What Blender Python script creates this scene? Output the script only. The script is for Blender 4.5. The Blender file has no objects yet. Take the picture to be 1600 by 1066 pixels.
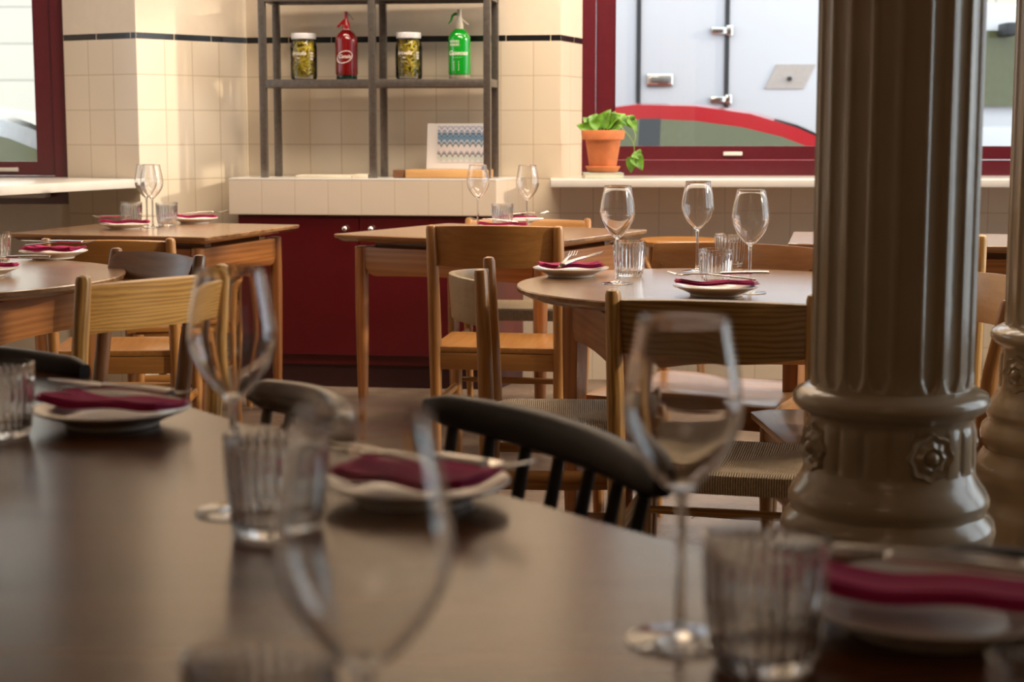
import bpy, bmesh, math, random
from mathutils import Vector, Matrix
random.seed(7)
PI = math.pi
S = bpy.context.scene
C = S.collection

# ------------------------------------------------------------------ camera
CH, F = 1.13, 2600.0                       # eye height, focal length in pixels of the 1600x1066 frame
TH = math.atan(333 / F)
cam_d = bpy.data.cameras.new('camera'); cam = bpy.data.objects.new('camera', cam_d); C.objects.link(cam)
cam.location = (0, 0, CH); cam.rotation_euler = (PI/2 - TH, 0, 0)
cam_d.sensor_width = 36; cam_d.lens = 36 * F / 1600
cam_d.clip_start = .05; cam_d.clip_end = 200
cam_d.dof.use_dof = True; cam_d.dof.focus_distance = 4.4; cam_d.dof.aperture_fstop = 5.4
S.camera = cam

def W(px, py, z):                          # point of the plane z seen at a pixel
    a = (px-800)/F; b = (533-py)/F
    dy = math.cos(TH) + b*math.sin(TH); dz = -math.sin(TH) + b*math.cos(TH)
    t = (z-CH)/dz
    return Vector((a*t, dy*t, z))

# ------------------------------------------------------------------ world, sun, fill lights, bulbs, exposure
S.view_settings.view_transform = 'Standard'; S.view_settings.look = 'None'
S.view_settings.gamma = 1; S.view_settings.use_curve_mapping = False
S.view_settings.exposure = 0.38
try:
    S.cycles.max_bounces = 14; S.cycles.transmission_bounces = 14; S.cycles.transparent_max_bounces = 16
    S.cycles.glossy_bounces = 6; S.cycles.diffuse_bounces = 4
    S.cycles.caustics_refractive = True; S.cycles.caustics_reflective = False
    S.cycles.sample_clamp_indirect = 6; S.cycles.blur_glossy = 0.5
except Exception: pass
wd = bpy.data.worlds.new('sky'); S.world = wd; wd.use_nodes = True
bg = wd.node_tree.nodes['Background']; bg.inputs[0].default_value = (.86, .93, 1, 1); bg.inputs[1].default_value = 2.5

SUN_AZ, SUN_EL = -12, 15
sd = bpy.data.lights.new('sun', 'SUN'); sun = bpy.data.objects.new('sun', sd); C.objects.link(sun)
sd.energy = 1.75; sd.color = (1, .80, .58); sd.angle = math.radians(2.2)
az, el = math.radians(SUN_AZ), math.radians(SUN_EL)
sv = Vector((math.cos(az)*math.cos(el), math.sin(az)*math.cos(el), math.sin(el)))
sun.rotation_euler = sv.to_track_quat('Z', 'Y').to_euler()

def area(name, loc, target, sx, sy, e, col):
    d = bpy.data.lights.new(name, 'AREA'); o = bpy.data.objects.new(name, d); C.objects.link(o)
    d.shape = 'RECTANGLE'; d.size = sx; d.size_y = sy; d.energy = e; d.color = col
    o.location = loc; o.rotation_euler = (Vector(loc)-Vector(target)).to_track_quat('Z', 'Y').to_euler()
    return o
area('added_fill_light', (.6, 6.55, 3.28), (.6, 7.6, .8), 4.2, .5, 105, (1, .84, .66))  # added fill with no fixture, brightens the tiled back wall
area('added_fill_light', (.5, 5.0, 3.25), (.9, 7.4, .3), 2.4, .6, 70, (1, .82, .62))  # added fill, lifts the back wall and the tiles under the sill
area('added_fill_light', (-.6, -1.6, 3.1), (-.6, -1, .8), 1.2, .8, 2, (1, .78, .56))  # weak added fill behind the camera, no fixture modelled
for i, p in enumerate(((-.8, -1.3, 2.35), (.75, -1.0, 2.4), (.15, .55, 2.6), (-1.6, 1.5, 2.4))):
    d_ = bpy.data.lights.new('pendant_bulb', 'POINT'); o_ = bpy.data.objects.new('pendant_bulb', d_); C.objects.link(o_)
    o_.location = p; d_.energy = 1.1; d_.color = (1, .62, .34); d_.shadow_soft_size = .045
# portals only guide the sky's light through the window openings; they add none
for loc, tgt, sx, sy in (((3.55, 4.7, 1.7), (0, 4.7, 1.7), 5.4, 2.8), ((1.85, 7.95, 1.85), (1.85, 0, 1.85), 3.1, 1.9), ((-2.5, 7.8, 1.8), (-2.5, 0, 1.8), 1.0, 1.9), ((-3.25, 6.25, 1.83), (0, 6.25, 1.83), 1.5, 1.9)):
    area('window_portal', loc, tgt, sx, sy, 1, (1, 1, 1)).data.cycles.is_portal = True

# ------------------------------------------------------------------ materials
def newmat(name):
    m = bpy.data.materials.new(name); m.use_nodes = True
    nt = m.node_tree; return m, nt, nt.nodes['Principled BSDF']
def N(nt, t, **k):
    n = nt.nodes.new(t)
    for a, b in k.items():
        if a in n.inputs: n.inputs[a].default_value = b
        else: setattr(n, a, b)
    return n
def c4(c): return (c[0], c[1], c[2], 1)
def srgb(r, g, b):
    f = lambda v: ((v/255+.055)/1.055)**2.4 if v > 10 else v/255/12.92
    return (f(r), f(g), f(b))
def plain(name, col, rough=.5, metal=0, noise=.06, scale=30, bump=0, coat=0, spec=.5):
    m, nt, b = newmat(name)
    tc = N(nt, 'ShaderNodeTexCoord'); nz = N(nt, 'ShaderNodeTexNoise', Scale=scale, Detail=5.0)
    nt.links.new(tc.outputs['Object'], nz.inputs['Vector'])
    r = N(nt, 'ShaderNodeValToRGB')
    r.color_ramp.elements[0].position = .3; r.color_ramp.elements[1].position = .7
    r.color_ramp.elements[0].color = c4([x*(1-noise) for x in col]); r.color_ramp.elements[1].color = c4([min(1, x*(1+noise)) for x in col])
    nt.links.new(nz.outputs['Fac'], r.inputs[0]); nt.links.new(r.outputs[0], b.inputs['Base Color'])
    b.inputs['Roughness'].default_value = rough; b.inputs['Metallic'].default_value = metal
    b.inputs['Coat Weight'].default_value = coat; b.inputs['Coat Roughness'].default_value = .15
    b.inputs['Specular IOR Level'].default_value = spec
    if bump:
        bp = N(nt, 'ShaderNodeBump', Strength=bump, Distance=.01)
        nt.links.new(nz.outputs['Fac'], bp.inputs['Height']); nt.links.new(bp.outputs[0], b.inputs['Normal'])
    return m
def wood(name, dark, light, rough=.35, axis='x', fine=60, wav=0, coat=.25, seed=0.0, wavw=.42):
    """grain runs along the given object axis"""
    m, nt, b = newmat(name)
    tc = N(nt, 'ShaderNodeTexCoord'); mp = N(nt, 'ShaderNodeMapping')
    st = {'x': (.06, 1, 1), 'y': (1, .06, 1), 'z': (1, 1, .06)}[axis]
    mp.inputs['Scale'].default_value = st; mp.inputs['Location'].default_value = (seed, seed*.7, seed*.3)
    nt.links.new(tc.outputs['Object'], mp.inputs['Vector'])
    n1 = N(nt, 'ShaderNodeTexNoise', Scale=fine, Detail=8.0, Roughness=.65)
    n2 = N(nt, 'ShaderNodeTexNoise', Scale=7.0, Detail=3.0)
    nt.links.new(mp.outputs[0], n1.inputs['Vector']); nt.links.new(mp.outputs[0], n2.inputs['Vector'])
    mx = N(nt, 'ShaderNodeMath', operation='MULTIPLY_ADD'); mx.inputs[1].default_value = .55
    nt.links.new(n1.outputs['Fac'], mx.inputs[0])
    m2 = N(nt, 'ShaderNodeMath', operation='MULTIPLY'); m2.inputs[1].default_value = .45
    nt.links.new(n2.outputs['Fac'], m2.inputs[0]); nt.links.new(m2.outputs[0], mx.inputs[2])
    fac = mx.outputs[0]
    if wav:
        w = N(nt, 'ShaderNodeTexWave', Scale=wav, Distortion=14.0, Detail=3.0); w.inputs['Detail Scale'].default_value = .5
        w.bands_direction = 'Z' if axis != 'z' else 'X'
        nt.links.new(mp.outputs[0], w.inputs['Vector'])
        m3 = N(nt, 'ShaderNodeMath', operation='MULTIPLY_ADD'); m3.inputs[1].default_value = wavw
        nt.links.new(w.outputs['Fac'], m3.inputs[0]); 
        m4 = N(nt, 'ShaderNodeMath', operation='MULTIPLY'); m4.inputs[1].default_value = 1.02-wavw
        nt.links.new(fac, m4.inputs[0]); nt.links.new(m4.outputs[0], m3.inputs[2]); fac = m3.outputs[0]
    r = N(nt, 'ShaderNodeValToRGB'); r.color_ramp.elements[0].position = .32; r.color_ramp.elements[1].position = .64
    r.color_ramp.elements[0].color = c4(dark); r.color_ramp.elements[1].color = c4(light)
    nt.links.new(fac, r.inputs[0]); nt.links.new(r.outputs[0], b.inputs['Base Color'])
    b.inputs['Roughness'].default_value = rough; b.inputs['Coat Weight'].default_value = coat; b.inputs['Coat Roughness'].default_value = .2
    bp = N(nt, 'ShaderNodeBump', Strength=.12, Distance=.003)
    nt.links.new(n1.outputs['Fac'], bp.inputs['Height']); nt.links.new(bp.outputs[0], b.inputs['Normal'])
    return m
def woods(name, dark, light, **k): return {a: wood(name+'_'+a, dark, light, axis=a, **k) for a in 'xyz'}

ASH = woods('golden_ash', (.33, .16, .045), (.63, .355, .11), rough=.36, wav=36, wavw=.24)
OAK = woods('amber_oak', (.25, .098, .022), (.44, .20, .052), rough=.34)
TEAK = woods('orange_teak', (.24, .08, .02), (.42, .17, .05), rough=.34, wav=16, wavw=.16)
WAL = woods('brown_walnut', (.11, .05, .024), (.22, .105, .05), rough=.32)
DARK = woods('black_brown_stain', (.010, .0065, .005), (.026, .016, .011), rough=.42, coat=0)
for _m in DARK.values(): _m.node_tree.nodes['Principled BSDF'].inputs['Specular IOR Level'].default_value = .22
PALE = woods('pale_beech', (.42, .27, .15), (.58, .40, .25), rough=.4)
TOPL = wood('table_top_brown', (.24, .115, .048), (.42, .235, .115), rough=.27, wav=14, wavw=.18, fine=40, coat=.9)
TOPD = wood('dining_table_dark_top', (.045, .016, .006), (.12, .046, .018), rough=.19, wav=7, fine=30, coat=0, wavw=.25)
TOPD.node_tree.nodes['Principled BSDF'].inputs['Specular IOR Level'].default_value = .2
TOPD.node_tree.nodes['Principled BSDF'].inputs['Specular Tint'].default_value = (.80, .60, .45, 1)

def cordmat(hw, hd):
    """paper cord: strands run square to the rail they wrap, meeting on the diagonals"""
    m, nt, b = newmat('paper_cord')
    tc = N(nt, 'ShaderNodeTexCoord'); sp = N(nt, 'ShaderNodeSeparateXYZ'); nt.links.new(tc.outputs['Object'], sp.inputs[0])
    def M(op, a, bb=None):
        n = N(nt, 'ShaderNodeMath', operation=op)
        for i, v in enumerate((a, bb)):
            if v is None: continue
            if isinstance(v, (int, float)): n.inputs[i].default_value = v
            else: nt.links.new(v, n.inputs[i])
        return n.outputs[0]
    x, y = sp.outputs[0], sp.outputs[1]
    yc = M('SUBTRACT', y, hd)
    side = M('GREATER_THAN', M('DIVIDE', M('ABSOLUTE', x), hw), M('DIVIDE', M('ABSOLUTE', yc), hd))
    fr = 2*PI/.0052
    sx = M('SINE', M('MULTIPLY', x, fr)); sy = M('SINE', M('MULTIPLY', y, fr))
    h = M('ADD', M('MULTIPLY', sy, side), M('MULTIPLY', sx, M('SUBTRACT', 1, side)))
    hh = M('MULTIPLY_ADD', h, .5); 
    hh.node.inputs[2].default_value = .5
    tw = N(nt, 'ShaderNodeTexNoise', Scale=160.0, Detail=2.0); nt.links.new(tc.outputs['Object'], tw.inputs['Vector'])
    r = N(nt, 'ShaderNodeValToRGB'); e = r.color_ramp.elements
    e[0].position = .05; e[0].color = (.055, .03, .014, 1); e[1].position = .55; e[1].color = (.62, .47, .30, 1)
    nt.links.new(hh, r.inputs[0])
    mx = N(nt, 'ShaderNodeMixRGB', blend_type='MULTIPLY'); mx.inputs[0].default_value = .5
    r2 = N(nt, 'ShaderNodeValToRGB'); r2.color_ramp.elements[0].position = .35; r2.color_ramp.elements[0].color = (.5, .45, .4, 1); r2.color_ramp.elements[1].position = .6
    nt.links.new(tw.outputs['Fac'], r2.inputs[0])
    nt.links.new(r.outputs[0], mx.inputs[1]); nt.links.new(r2.outputs[0], mx.inputs[2]); nt.links.new(mx.outputs[0], b.inputs['Base Color'])
    bp = N(nt, 'ShaderNodeBump', Strength=.7, Distance=.002); nt.links.new(hh, bp.inputs['Height']); nt.links.new(bp.outputs[0], b.inputs['Normal'])
    b.inputs['Roughness'].default_value = .75
    return m
def tilemat(name, col, grout, tw=.147, th=.152, zoff=1.512, joint=.0022):
    m, nt, b = newmat(name)
    tc = N(nt, 'ShaderNodeTexCoord'); mp = N(nt, 'ShaderNodeMapping'); mp.inputs['Location'].default_value = (0, -(zoff - 10*th), 0)
    nt.links.new(tc.outputs['UV'], mp.inputs[0])
    br = N(nt, 'ShaderNodeTexBrick'); br.offset = 0; br.squash = 1
    for k, v in (('Scale', 1), ('Mortar Size', joint), ('Mortar Smooth', .3), ('Brick Width', tw), ('Row Height', th), ('Bias', 0)): br.inputs[k].default_value = v
    br.inputs['Color1'].default_value = c4(col); br.inputs['Color2'].default_value = c4([x*.955 for x in col]); br.inputs['Mortar'].default_value = c4(grout)
    nt.links.new(mp.outputs[0], br.inputs['Vector'])
    nt.links.new(br.outputs['Color'], b.inputs['Base Color'])
    nz = N(nt, 'ShaderNodeTexNoise', Scale=7.0, Detail=2.0); nt.links.new(mp.outputs[0], nz.inputs['Vector'])
    b2 = N(nt, 'ShaderNodeBump', Strength=.10, Distance=.02); nt.links.new(nz.outputs['Fac'], b2.inputs['Height'])
    bp = N(nt, 'ShaderNodeBump', Strength=.5, Distance=.0015, invert=True); nt.links.new(br.outputs['Fac'], bp.inputs['Height']); nt.links.new(b2.outputs[0], bp.inputs['Normal'])
    nt.links.new(bp.outputs[0], b.inputs['Normal'])
    b.inputs['Roughness'].default_value = .22
    return m
CREAM = (.70, .60, .47)
TILE = tilemat('cream_wall_tiles', CREAM, (.50, .40, .28))
BLACKTILE = tilemat('black_border_tiles', (.010, .010, .011), (.5, .42, .3), tw=.2, th=.3, zoff=1.8)
PAINT = plain('cream_wall_paint', (.70, .60, .48), .55, noise=.02)
CEIL = plain('white_ceiling_paint', (.78, .73, .66), .7, noise=.02)
MAROON = plain('maroon_gloss_paint', (.088, .008, .015), .26, noise=.05, coat=.3)
CABRED = plain('dark_red_cabinet_lacquer', (.085, .0022, .006), .30, noise=.05, coat=.2)
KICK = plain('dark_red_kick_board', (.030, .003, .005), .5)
MARBLE = plain('white_marble_sill', (.66, .62, .58), .22, noise=.05, scale=9)
STEEL = plain('raw_brushed_steel', (.20, .18, .165), .38, metal=.85, noise=.15, scale=60)
CHROME = plain('polished_metal', (.75, .72, .68), .14, metal=1, noise=.03)
CUT = plain('stainless_cutlery', (.62, .58, .53), .20, metal=1, noise=.03)
CHINA = plain('white_glazed_china', (.74, .69, .63), .16, noise=.01)
NAPK = plain('magenta_napkin_paper', (.50, .010, .115), .85, noise=.08, scale=220, bump=.15)
COLP = plain('cream_gloss_column_paint', (.36, .275, .175), .22, noise=.04, scale=14, bump=.2, coat=.4)
TERRA = plain('terracotta', (.56, .17, .055), .75, noise=.14, scale=22)
SOIL = plain('potting_soil', (.04, .025, .015), .9, noise=.3)
LEAF = plain('pothos_leaf', (.11, .26, .02), .4, noise=.5, scale=34)
STEM = plain('pothos_stem', (.22, .34, .06), .5)
BLUEPLATE = plain('white_plastic_lid', (.72, .72, .74), .35, noise=.02)
PAPER = plain('white_card', (.70, .68, .68), .6, noise=.01)
BOOK = plain('cream_paper_block', (.62, .55, .43), .7, noise=.06)
BOOKGREEN = plain('pale_green_book_cover', (.45, .55, .48), .5)
FELT = plain('black_rubber', (.01, .01, .01), .6)
WHITEINK = plain('white_printed_ink', (.78, .72, .66), .5, noise=0)
REDPL = plain('red_enamel_cap', (.42, .006, .010), .25, coat=.4)
GREYPL = plain('grey_plastic_head', (.46, .41, .34), .4)
GRNPL = plain('green_plastic_lever', (.01, .22, .02), .35)
BRINE = plain('pickled_pepper', (.66, .50, .035), .35, noise=.35, scale=40)
def glassmat(name, col=(1, 1, 1), rough=0.0, ior=1.5):
    m, nt, b = newmat(name)
    b.inputs['Base Color'].default_value = c4(col); b.inputs['Transmission Weight'].default_value = 1
    b.inputs['Roughness'].default_value = rough; b.inputs['IOR'].default_value = ior
    return m
GLASS = glassmat('clear_crystal', (.985, .985, .985))
TUMB = glassmat('pressed_tumbler_glass', (.97, .97, .965))
REDG = plain('ruby_siphon_glass', (.20, .003, .006), .12, coat=.6, noise=.05); REDG.node_tree.nodes['Principled BSDF'].inputs['Transmission Weight'].default_value = .25
GRNG = plain('emerald_siphon_glass', (.004, .36, .018), .10, coat=.6, noise=.04); GRNG.node_tree.nodes['Principled BSDF'].inputs['Transmission Weight'].default_value = .25
DKGLASS = plain('dark_green_bottle_base', (.006, .02, .012), .1)
CLRBASE = plain('smoky_bottle_base', (.30, .25, .18), .1)
def panemat(name, tint=(.96, .98, .98)):
    m = bpy.data.materials.new(name); m.use_nodes = True; nt = m.node_tree; nt.nodes.clear()
    o = N(nt, 'ShaderNodeOutputMaterial'); t = N(nt, 'ShaderNodeBsdfTransparent'); t.inputs[0].default_value = c4(tint)
    g = N(nt, 'ShaderNodeBsdfGlossy'); g.inputs['Roughness'].default_value = .01
    f = N(nt, 'ShaderNodeFresnel', IOR=1.45); mx = N(nt, 'ShaderNodeMixShader')
    nt.links.new(f.outputs[0], mx.inputs[0]); nt.links.new(t.outputs[0], mx.inputs[1]); nt.links.new(g.outputs[0], mx.inputs[2]); nt.links.new(mx.outputs[0], o.inputs[0])
    return m
PANE = panemat('window_pane_glass')
def floormat():
    m, nt, b = newmat('worn_brown_floor')
    tc = N(nt, 'ShaderNodeTexCoord')
    n1 = N(nt, 'ShaderNodeTexNoise', Scale=2.2, Detail=9.0, Roughness=.7); n2 = N(nt, 'ShaderNodeTexNoise', Scale=26.0, Detail=6.0)
    v = N(nt, 'ShaderNodeTexVoronoi', Scale=3.1); v.feature = 'DISTANCE_TO_EDGE'
    wp = N(nt, 'ShaderNodeTexNoise', Scale=4.0, Detail=4.0)
    nt.links.new(tc.outputs['Object'], n1.inputs['Vector']); nt.links.new(tc.outputs['Object'], n2.inputs['Vector']); nt.links.new(tc.outputs['Object'], wp.inputs['Vector'])
    mxv = N(nt, 'ShaderNodeMixRGB', blend_type='ADD'); mxv.inputs[0].default_value = .35
    nt.links.new(tc.outputs['Object'], mxv.inputs[1]); nt.links.new(wp.outputs['Color'], mxv.inputs[2]); nt.links.new(mxv.outputs[0], v.inputs['Vector'])
    r = N(nt, 'ShaderNodeValToRGB'); e = r.color_ramp.elements
    e[0].position = .32; e[0].color = (.095, .060, .042, 1); e[1].position = .7; e[1].color = (.26, .19, .14, 1)
    nt.links.new(n1.outputs['Fac'], r.inputs[0])
    ov = N(nt, 'ShaderNodeMixRGB', blend_type='OVERLAY'); ov.inputs[0].default_value = .35
    nt.links.new(r.outputs[0], ov.inputs[1]); nt.links.new(n2.outputs['Fac'], ov.inputs[2])
    cr = N(nt, 'ShaderNodeValToRGB'); cr.color_ramp.elements[0].color = (.35, .25, .18, 1); cr.color_ramp.elements[1].position = .006
    nt.links.new(v.outputs['Distance'], cr.inputs[0])
    ml = N(nt, 'ShaderNodeMixRGB', blend_type='MULTIPLY'); ml.inputs[0].default_value = .8
    nt.links.new(ov.outputs[0], ml.inputs[1]); nt.links.new(cr.outputs[0], ml.inputs[2]); nt.links.new(ml.outputs[0], b.inputs['Base Color'])
    b.inputs['Roughness'].default_value = .42
    bp = N(nt, 'ShaderNodeBump', Strength=.15, Distance=.01); nt.links.new(n2.outputs['Fac'], bp.inputs['Height']); nt.links.new(bp.outputs[0], b.inputs['Normal'])
    return m
FLOOR = floormat()

# ------------------------------------------------------------------ mesh helpers
class MB:
    def __init__(s): s.b = bmesh.new(); s.uv = s.b.loops.layers.uv.new('uv')
    def quadgrid(s, rows, closed=False, cap=False):
        """rows: list of rings of points; joins them"""
        R = [[s.b.verts.new(p) for p in r] for r in rows]
        n = len(R[0])
        for i in range(len(R)-1):
            for j in range(n if closed else n-1):
                k = (j+1) % n
                a, b_, c, d = R[i][j], R[i][k], R[i+1][k], R[i+1][j]
                try: s.b.faces.new((a, b_, c, d))
                except ValueError: pass
        if cap:
            for r in (R[0], R[-1]):
                try: s.b.faces.new(r)
                except ValueError: pass
        return s
    def box(s, c, d, rot=None):
        m = Matrix.Translation(c) @ (rot.to_4x4() if rot is not None else Matrix.Identity(4)) @ Matrix.Diagonal((d[0], d[1], d[2], 1))
        bmesh.ops.create_cube(s.b, size=1, matrix=m); return s
    def tube(s, pts, rad, n=12, sq=None, cap=True):
        """sweep along points; rad scalar or list, sq=(sx,sy) flattens"""
        pts = [Vector(p) for p in pts]; L = len(pts)
        if not isinstance(rad, (list, tuple)): rad = [rad]*L
        t0 = (pts[1]-pts[0]).normalized()
        up = Vector((0, 0, 1)) if abs(t0.z) < .9 else Vector((1, 0, 0))
        u = t0.cross(up).normalized(); rows = []
        for i, p in enumerate(pts):
            t = (pts[min(i+1, L-1)]-pts[max(i-1, 0)]).normalized()
            u = (u - t*u.dot(t)).normalized(); v = t.cross(u)
            sx, sy = sq or (1, 1)
            rows.append([p + u*math.cos(2*PI*j/n)*rad[i]*sx + v*math.sin(2*PI*j/n)*rad[i]*sy for j in range(n)])
        return s.quadgrid(rows, True, cap)
    def lathe(s, prof, n=32, c=(0, 0, 0), mod=None, cap=True):
        rows = []
        for (r, z) in prof:
            rows.append([(c[0]+math.cos(2*PI*j/n)*(r*(mod(2*PI*j/n, z) if mod else 1)), c[1]+math.sin(2*PI*j/n)*(r*(mod(2*PI*j/n, z) if mod else 1)), c[2]+z) for j in range(n)])
        return s.quadgrid(rows, True, cap)
    def prism(s, out, z0, z1, bev=0, nb=1):
        """closed 2D outline extruded in z, bev shrinks the underside"""
        n = len(out); cx = sum(p[0] for p in out)/n; cy = sum(p[1] for p in out)/n
        def off(k):
            r = []
            for p in out:
                d = Vector((p[0]-cx, p[1]-cy)); l = d.length
                d = d*((l-k)/l) if l > k else d
                r.append((cx+d.x, cy+d.y))
            return r
        rows = []
        if bev:
            rows.append([(p[0], p[1], z0) for p in off(bev)])
            rows.append([(p[0], p[1], z0+(z1-z0)*.5) for p in off(bev*.12)])
            rows.append([(p[0], p[1], z1-.003) for p in out]); rows.append([(p[0], p[1], z1) for p in off(.003)])
        else:
            rows = [[(p[0], p[1], z0) for p in out], [(p[0], p[1], z1) for p in out]]
        return s.quadgrid(rows, True, True)
    def plate(s, f, nu, nv, thick):
        """solid sheet: f(u,v)->point on mid surface, thickness along its normal"""
        P = [[Vector(f(i/nu, j/nv)) for j in range(nv+1)] for i in range(nu+1)]
        def nrm(i, j):
            a = P[min(i+1, nu)][j]-P[max(i-1, 0)][j]; b_ = P[i][min(j+1, nv)]-P[i][max(j-1, 0)]
            return a.cross(b_).normalized()
        A = [[s.b.verts.new(P[i][j]+nrm(i, j)*thick/2) for j in range(nv+1)] for i in range(nu+1)]
        B = [[s.b.verts.new(P[i][j]-nrm(i, j)*thick/2) for j in range(nv+1)] for i in range(nu+1)]
        for i in range(nu):
            for j in range(nv):
                s.b.faces.new((A[i][j], A[i+1][j], A[i+1][j+1], A[i][j+1])); s.b.faces.new((B[i][j+1], B[i+1][j+1], B[i+1][j], B[i][j]))
        for i in range(nu):
            s.b.faces.new((A[i+1][0], A[i][0], B[i][0], B[i+1][0])); s.b.faces.new((A[i][nv], A[i+1][nv], B[i+1][nv], B[i][nv]))
        for j in range(nv):
            s.b.faces.new((A[0][j], A[0][j+1], B[0][j+1], B[0][j])); s.b.faces.new((A[nu][j+1], A[nu][j], B[nu][j], B[nu][j+1]))
        return s
    def wallbox(s, p0, p1, z0, z1, t):
        """upright slab: room face from p0 to p1, thickness t away from the room (to the left of p0->p1)"""
        p0 = Vector(p0); p1 = Vector(p1); d = (p1-p0).normalized(); n = Vector((-d.y, d.x))*t; L = (p1-p0).length
        q = [p0, p1, p1+n, p0+n]; us = [0, L, L, 0]
        V = [[s.b.verts.new((p.x, p.y, z)) for p in q] for z in (z0, z1)]
        def face(ix):
            f = s.b.faces.new([V[a][b_] for a, b_ in ix])
            for lp, (a, b_) in zip(f.loops, ix): lp[s.uv].uv = (us[b_], (z0, z1)[a])
        for k in range(4):
            face([(0, k), (0, (k+1) % 4), (1, (k+1) % 4), (1, k)])
        face([(0, 3), (0, 2), (0, 1), (0, 0)]); face([(1, 0), (1, 1), (1, 2), (1, 3)])
        return s
    def done(s, name, mat, parent=None, smooth=35, bevel=0):
        b = s.b
        bmesh.ops.remove_doubles(b, verts=b.verts, dist=1e-6)
        bmesh.ops.recalc_face_normals(b, faces=b.faces)
        if bevel:
            bmesh.ops.bevel(b, geom=[e for e in b.edges if len(e.link_faces) == 2 and e.calc_face_angle(0) > .6], offset=bevel, segments=2, affect='EDGES', profile=.6)
        me = bpy.data.meshes.new(name); b.to_mesh(me); b.free()
        if smooth:
            me.polygons.foreach_set('use_smooth', [True]*len(me.polygons))
            me.set_sharp_from_angle(angle=math.radians(smooth))
        me.materials.append(mat)
        o = bpy.data.objects.new(name, me); C.objects.link(o)
        if parent: o.parent = parent
        return o
def tag(o, label, cat, group=None):
    o['label'] = label; o['category'] = cat
    if group: o['group'] = group
    return o
def thing(name, label, cat, loc=(0, 0, 0), rz=0, group=None):
    o = bpy.data.objects.new(name, None); C.objects.link(o); o.location = loc; o.rotation_euler = (0, 0, rz)
    o.empty_display_size = .05
    return tag(o, label, cat, group)
def struct(o): o['kind'] = 'structure'; return o
def spline(P, n=8, closed=True):
    out = []; L = len(P)
    rng = range(L) if closed else range(L-1)
    for i in rng:
        g = (lambda k: Vector(P[k % L])) if closed else (lambda k: Vector(P[max(0, min(L-1, k))]))
        a, b_, c, d = g(i-1), g(i), g(i+1), g(i+2)
        for k in range(n):
            t = k/n; out.append(.5*((2*b_)+(c-a)*t+(2*a-5*b_+4*c-d)*t*t+(3*b_-a-3*c+d)*t**3))
    if not closed: out.append(Vector(P[-1]))
    return out
def bend_text(txt, size, R, zc, phi0, mat, name, parent, shear=0, c=(0, 0)):
    """flat lettering wrapped on an upright cylinder of radius R, facing angle phi0"""
    cu = bpy.data.curves.new('t', 'FONT'); cu.body = txt; cu.size = size; cu.align_x = 'CENTER'; cu.align_y = 'CENTER'; cu.extrude = .0004; cu.shear = shear; cu.offset = size*.012
    to = bpy.data.objects.new('t', cu); C.objects.link(to); bpy.context.view_layer.update()
    me = bpy.data.meshes.new_from_object(to.evaluated_get(bpy.context.evaluated_depsgraph_get())); bpy.data.objects.remove(to)
    me.name = name
    for v in me.vertices:
        x, y, z = v.co; a = phi0 + x/R; r = R + z
        v.co = (c[0]+math.cos(a)*r, c[1]+math.sin(a)*r, zc+y)
    me.materials.clear(); me.materials.append(mat)
    o = bpy.data.objects.new(name, me); C.objects.link(o); o.parent = parent; return o

# ------------------------------------------------------------------ room shell
Zc = 3.35
def wall(name, p0, p1, z0, z1, mat, t=.18): return struct(MB().wallbox(p0, p1, z0, z1, t).done(name, mat, smooth=0))
P_left = (-1.985, 7.47); P_cor = (-1.615, 7.25); P_in = (-1.21, 7.69); P_e = (.215, 7.452); P_r = (.323, 7.76)
ZB, ZT = 1.512, 1.538
def tiled(name, p0, p1, z0=0, t=.18):
    wall(name, p0, p1, z0, ZB, TILE, t)
    wall('trim_'+name[5:], p0, p1, ZB, ZT, BLACKTILE, t)
    wall(name+'_upper', p0, p1, ZT, Zc, PAINT, t)
XL, XR, YF = -3.0, 3.4, -2.6
tiled('wall_left_pier', P_left, P_cor, t=.12)
tiled('wall_back_left', P_cor, P_in, t=.12)
tiled('wall_back', P_in, P_e)
# fill inside the pier, and the reveal beside the right-hand window
wall('wall_back_reveal_lower', P_e, P_r, .0, ZB, TILE, .1); wall('trim_back_reveal', P_e, P_r, ZB, ZT, BLACKTILE, .1); wall('wall_back_reveal_upper', P_e, P_r, ZT, Zc, PAINT, .1)
wall('wall_window_right_lower', (.2155, 7.452), (XR, 7.45), 0, .876, TILE, .3)
wall('wall_window_right_upper', (.33, 7.76), (XR, 7.76), 2.75, Zc, PAINT, .2)
wall('wall_window_left_lower', (XL, 7.50), (-1.985, 7.50), 0, .79, PAINT, .25)
wall('wall_window_left_upper', (XL, 7.50), (-1.985, 7.50), 2.75, Zc, PAINT, .25)
for nm, a, b, z0, z1 in (('near', YF, 5.5, 0, Zc), ('under_window', 5.5, 7.0, 0, .872), ('over_window', 5.5, 7.0, 2.75, Zc), ('far', 7.0, 7.5, 0, Zc)):
    wall('wall_left_'+nm, (XL, a), (XL, b), z0, z1, PAINT, .2)
# right wall: tall glazed openings the low sun enters by
for nm, a, b, z0, z1 in (('rear', 2.15, YF, 0, Zc), ('over_windows', 7.45, 2.15, 3.1, Zc), ('under_windows', 7.45, 2.15, 0, .32)):
    wall('wall_right_'+nm, (XR, a), (XR, b), z0, z1, PAINT, .2)
wall('wall_front', (XR, YF), (XL, YF), 0, Zc, PAINT, .2)
struct(MB().box((0, 2.5, -.05), (6.9, 10.9, .1)).done('floor', FLOOR, smooth=0))
struct(MB().box((0, 2.5, Zc+.05), (6.9, 10.9, .1)).done('ceiling', CEIL, smooth=0))

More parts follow.
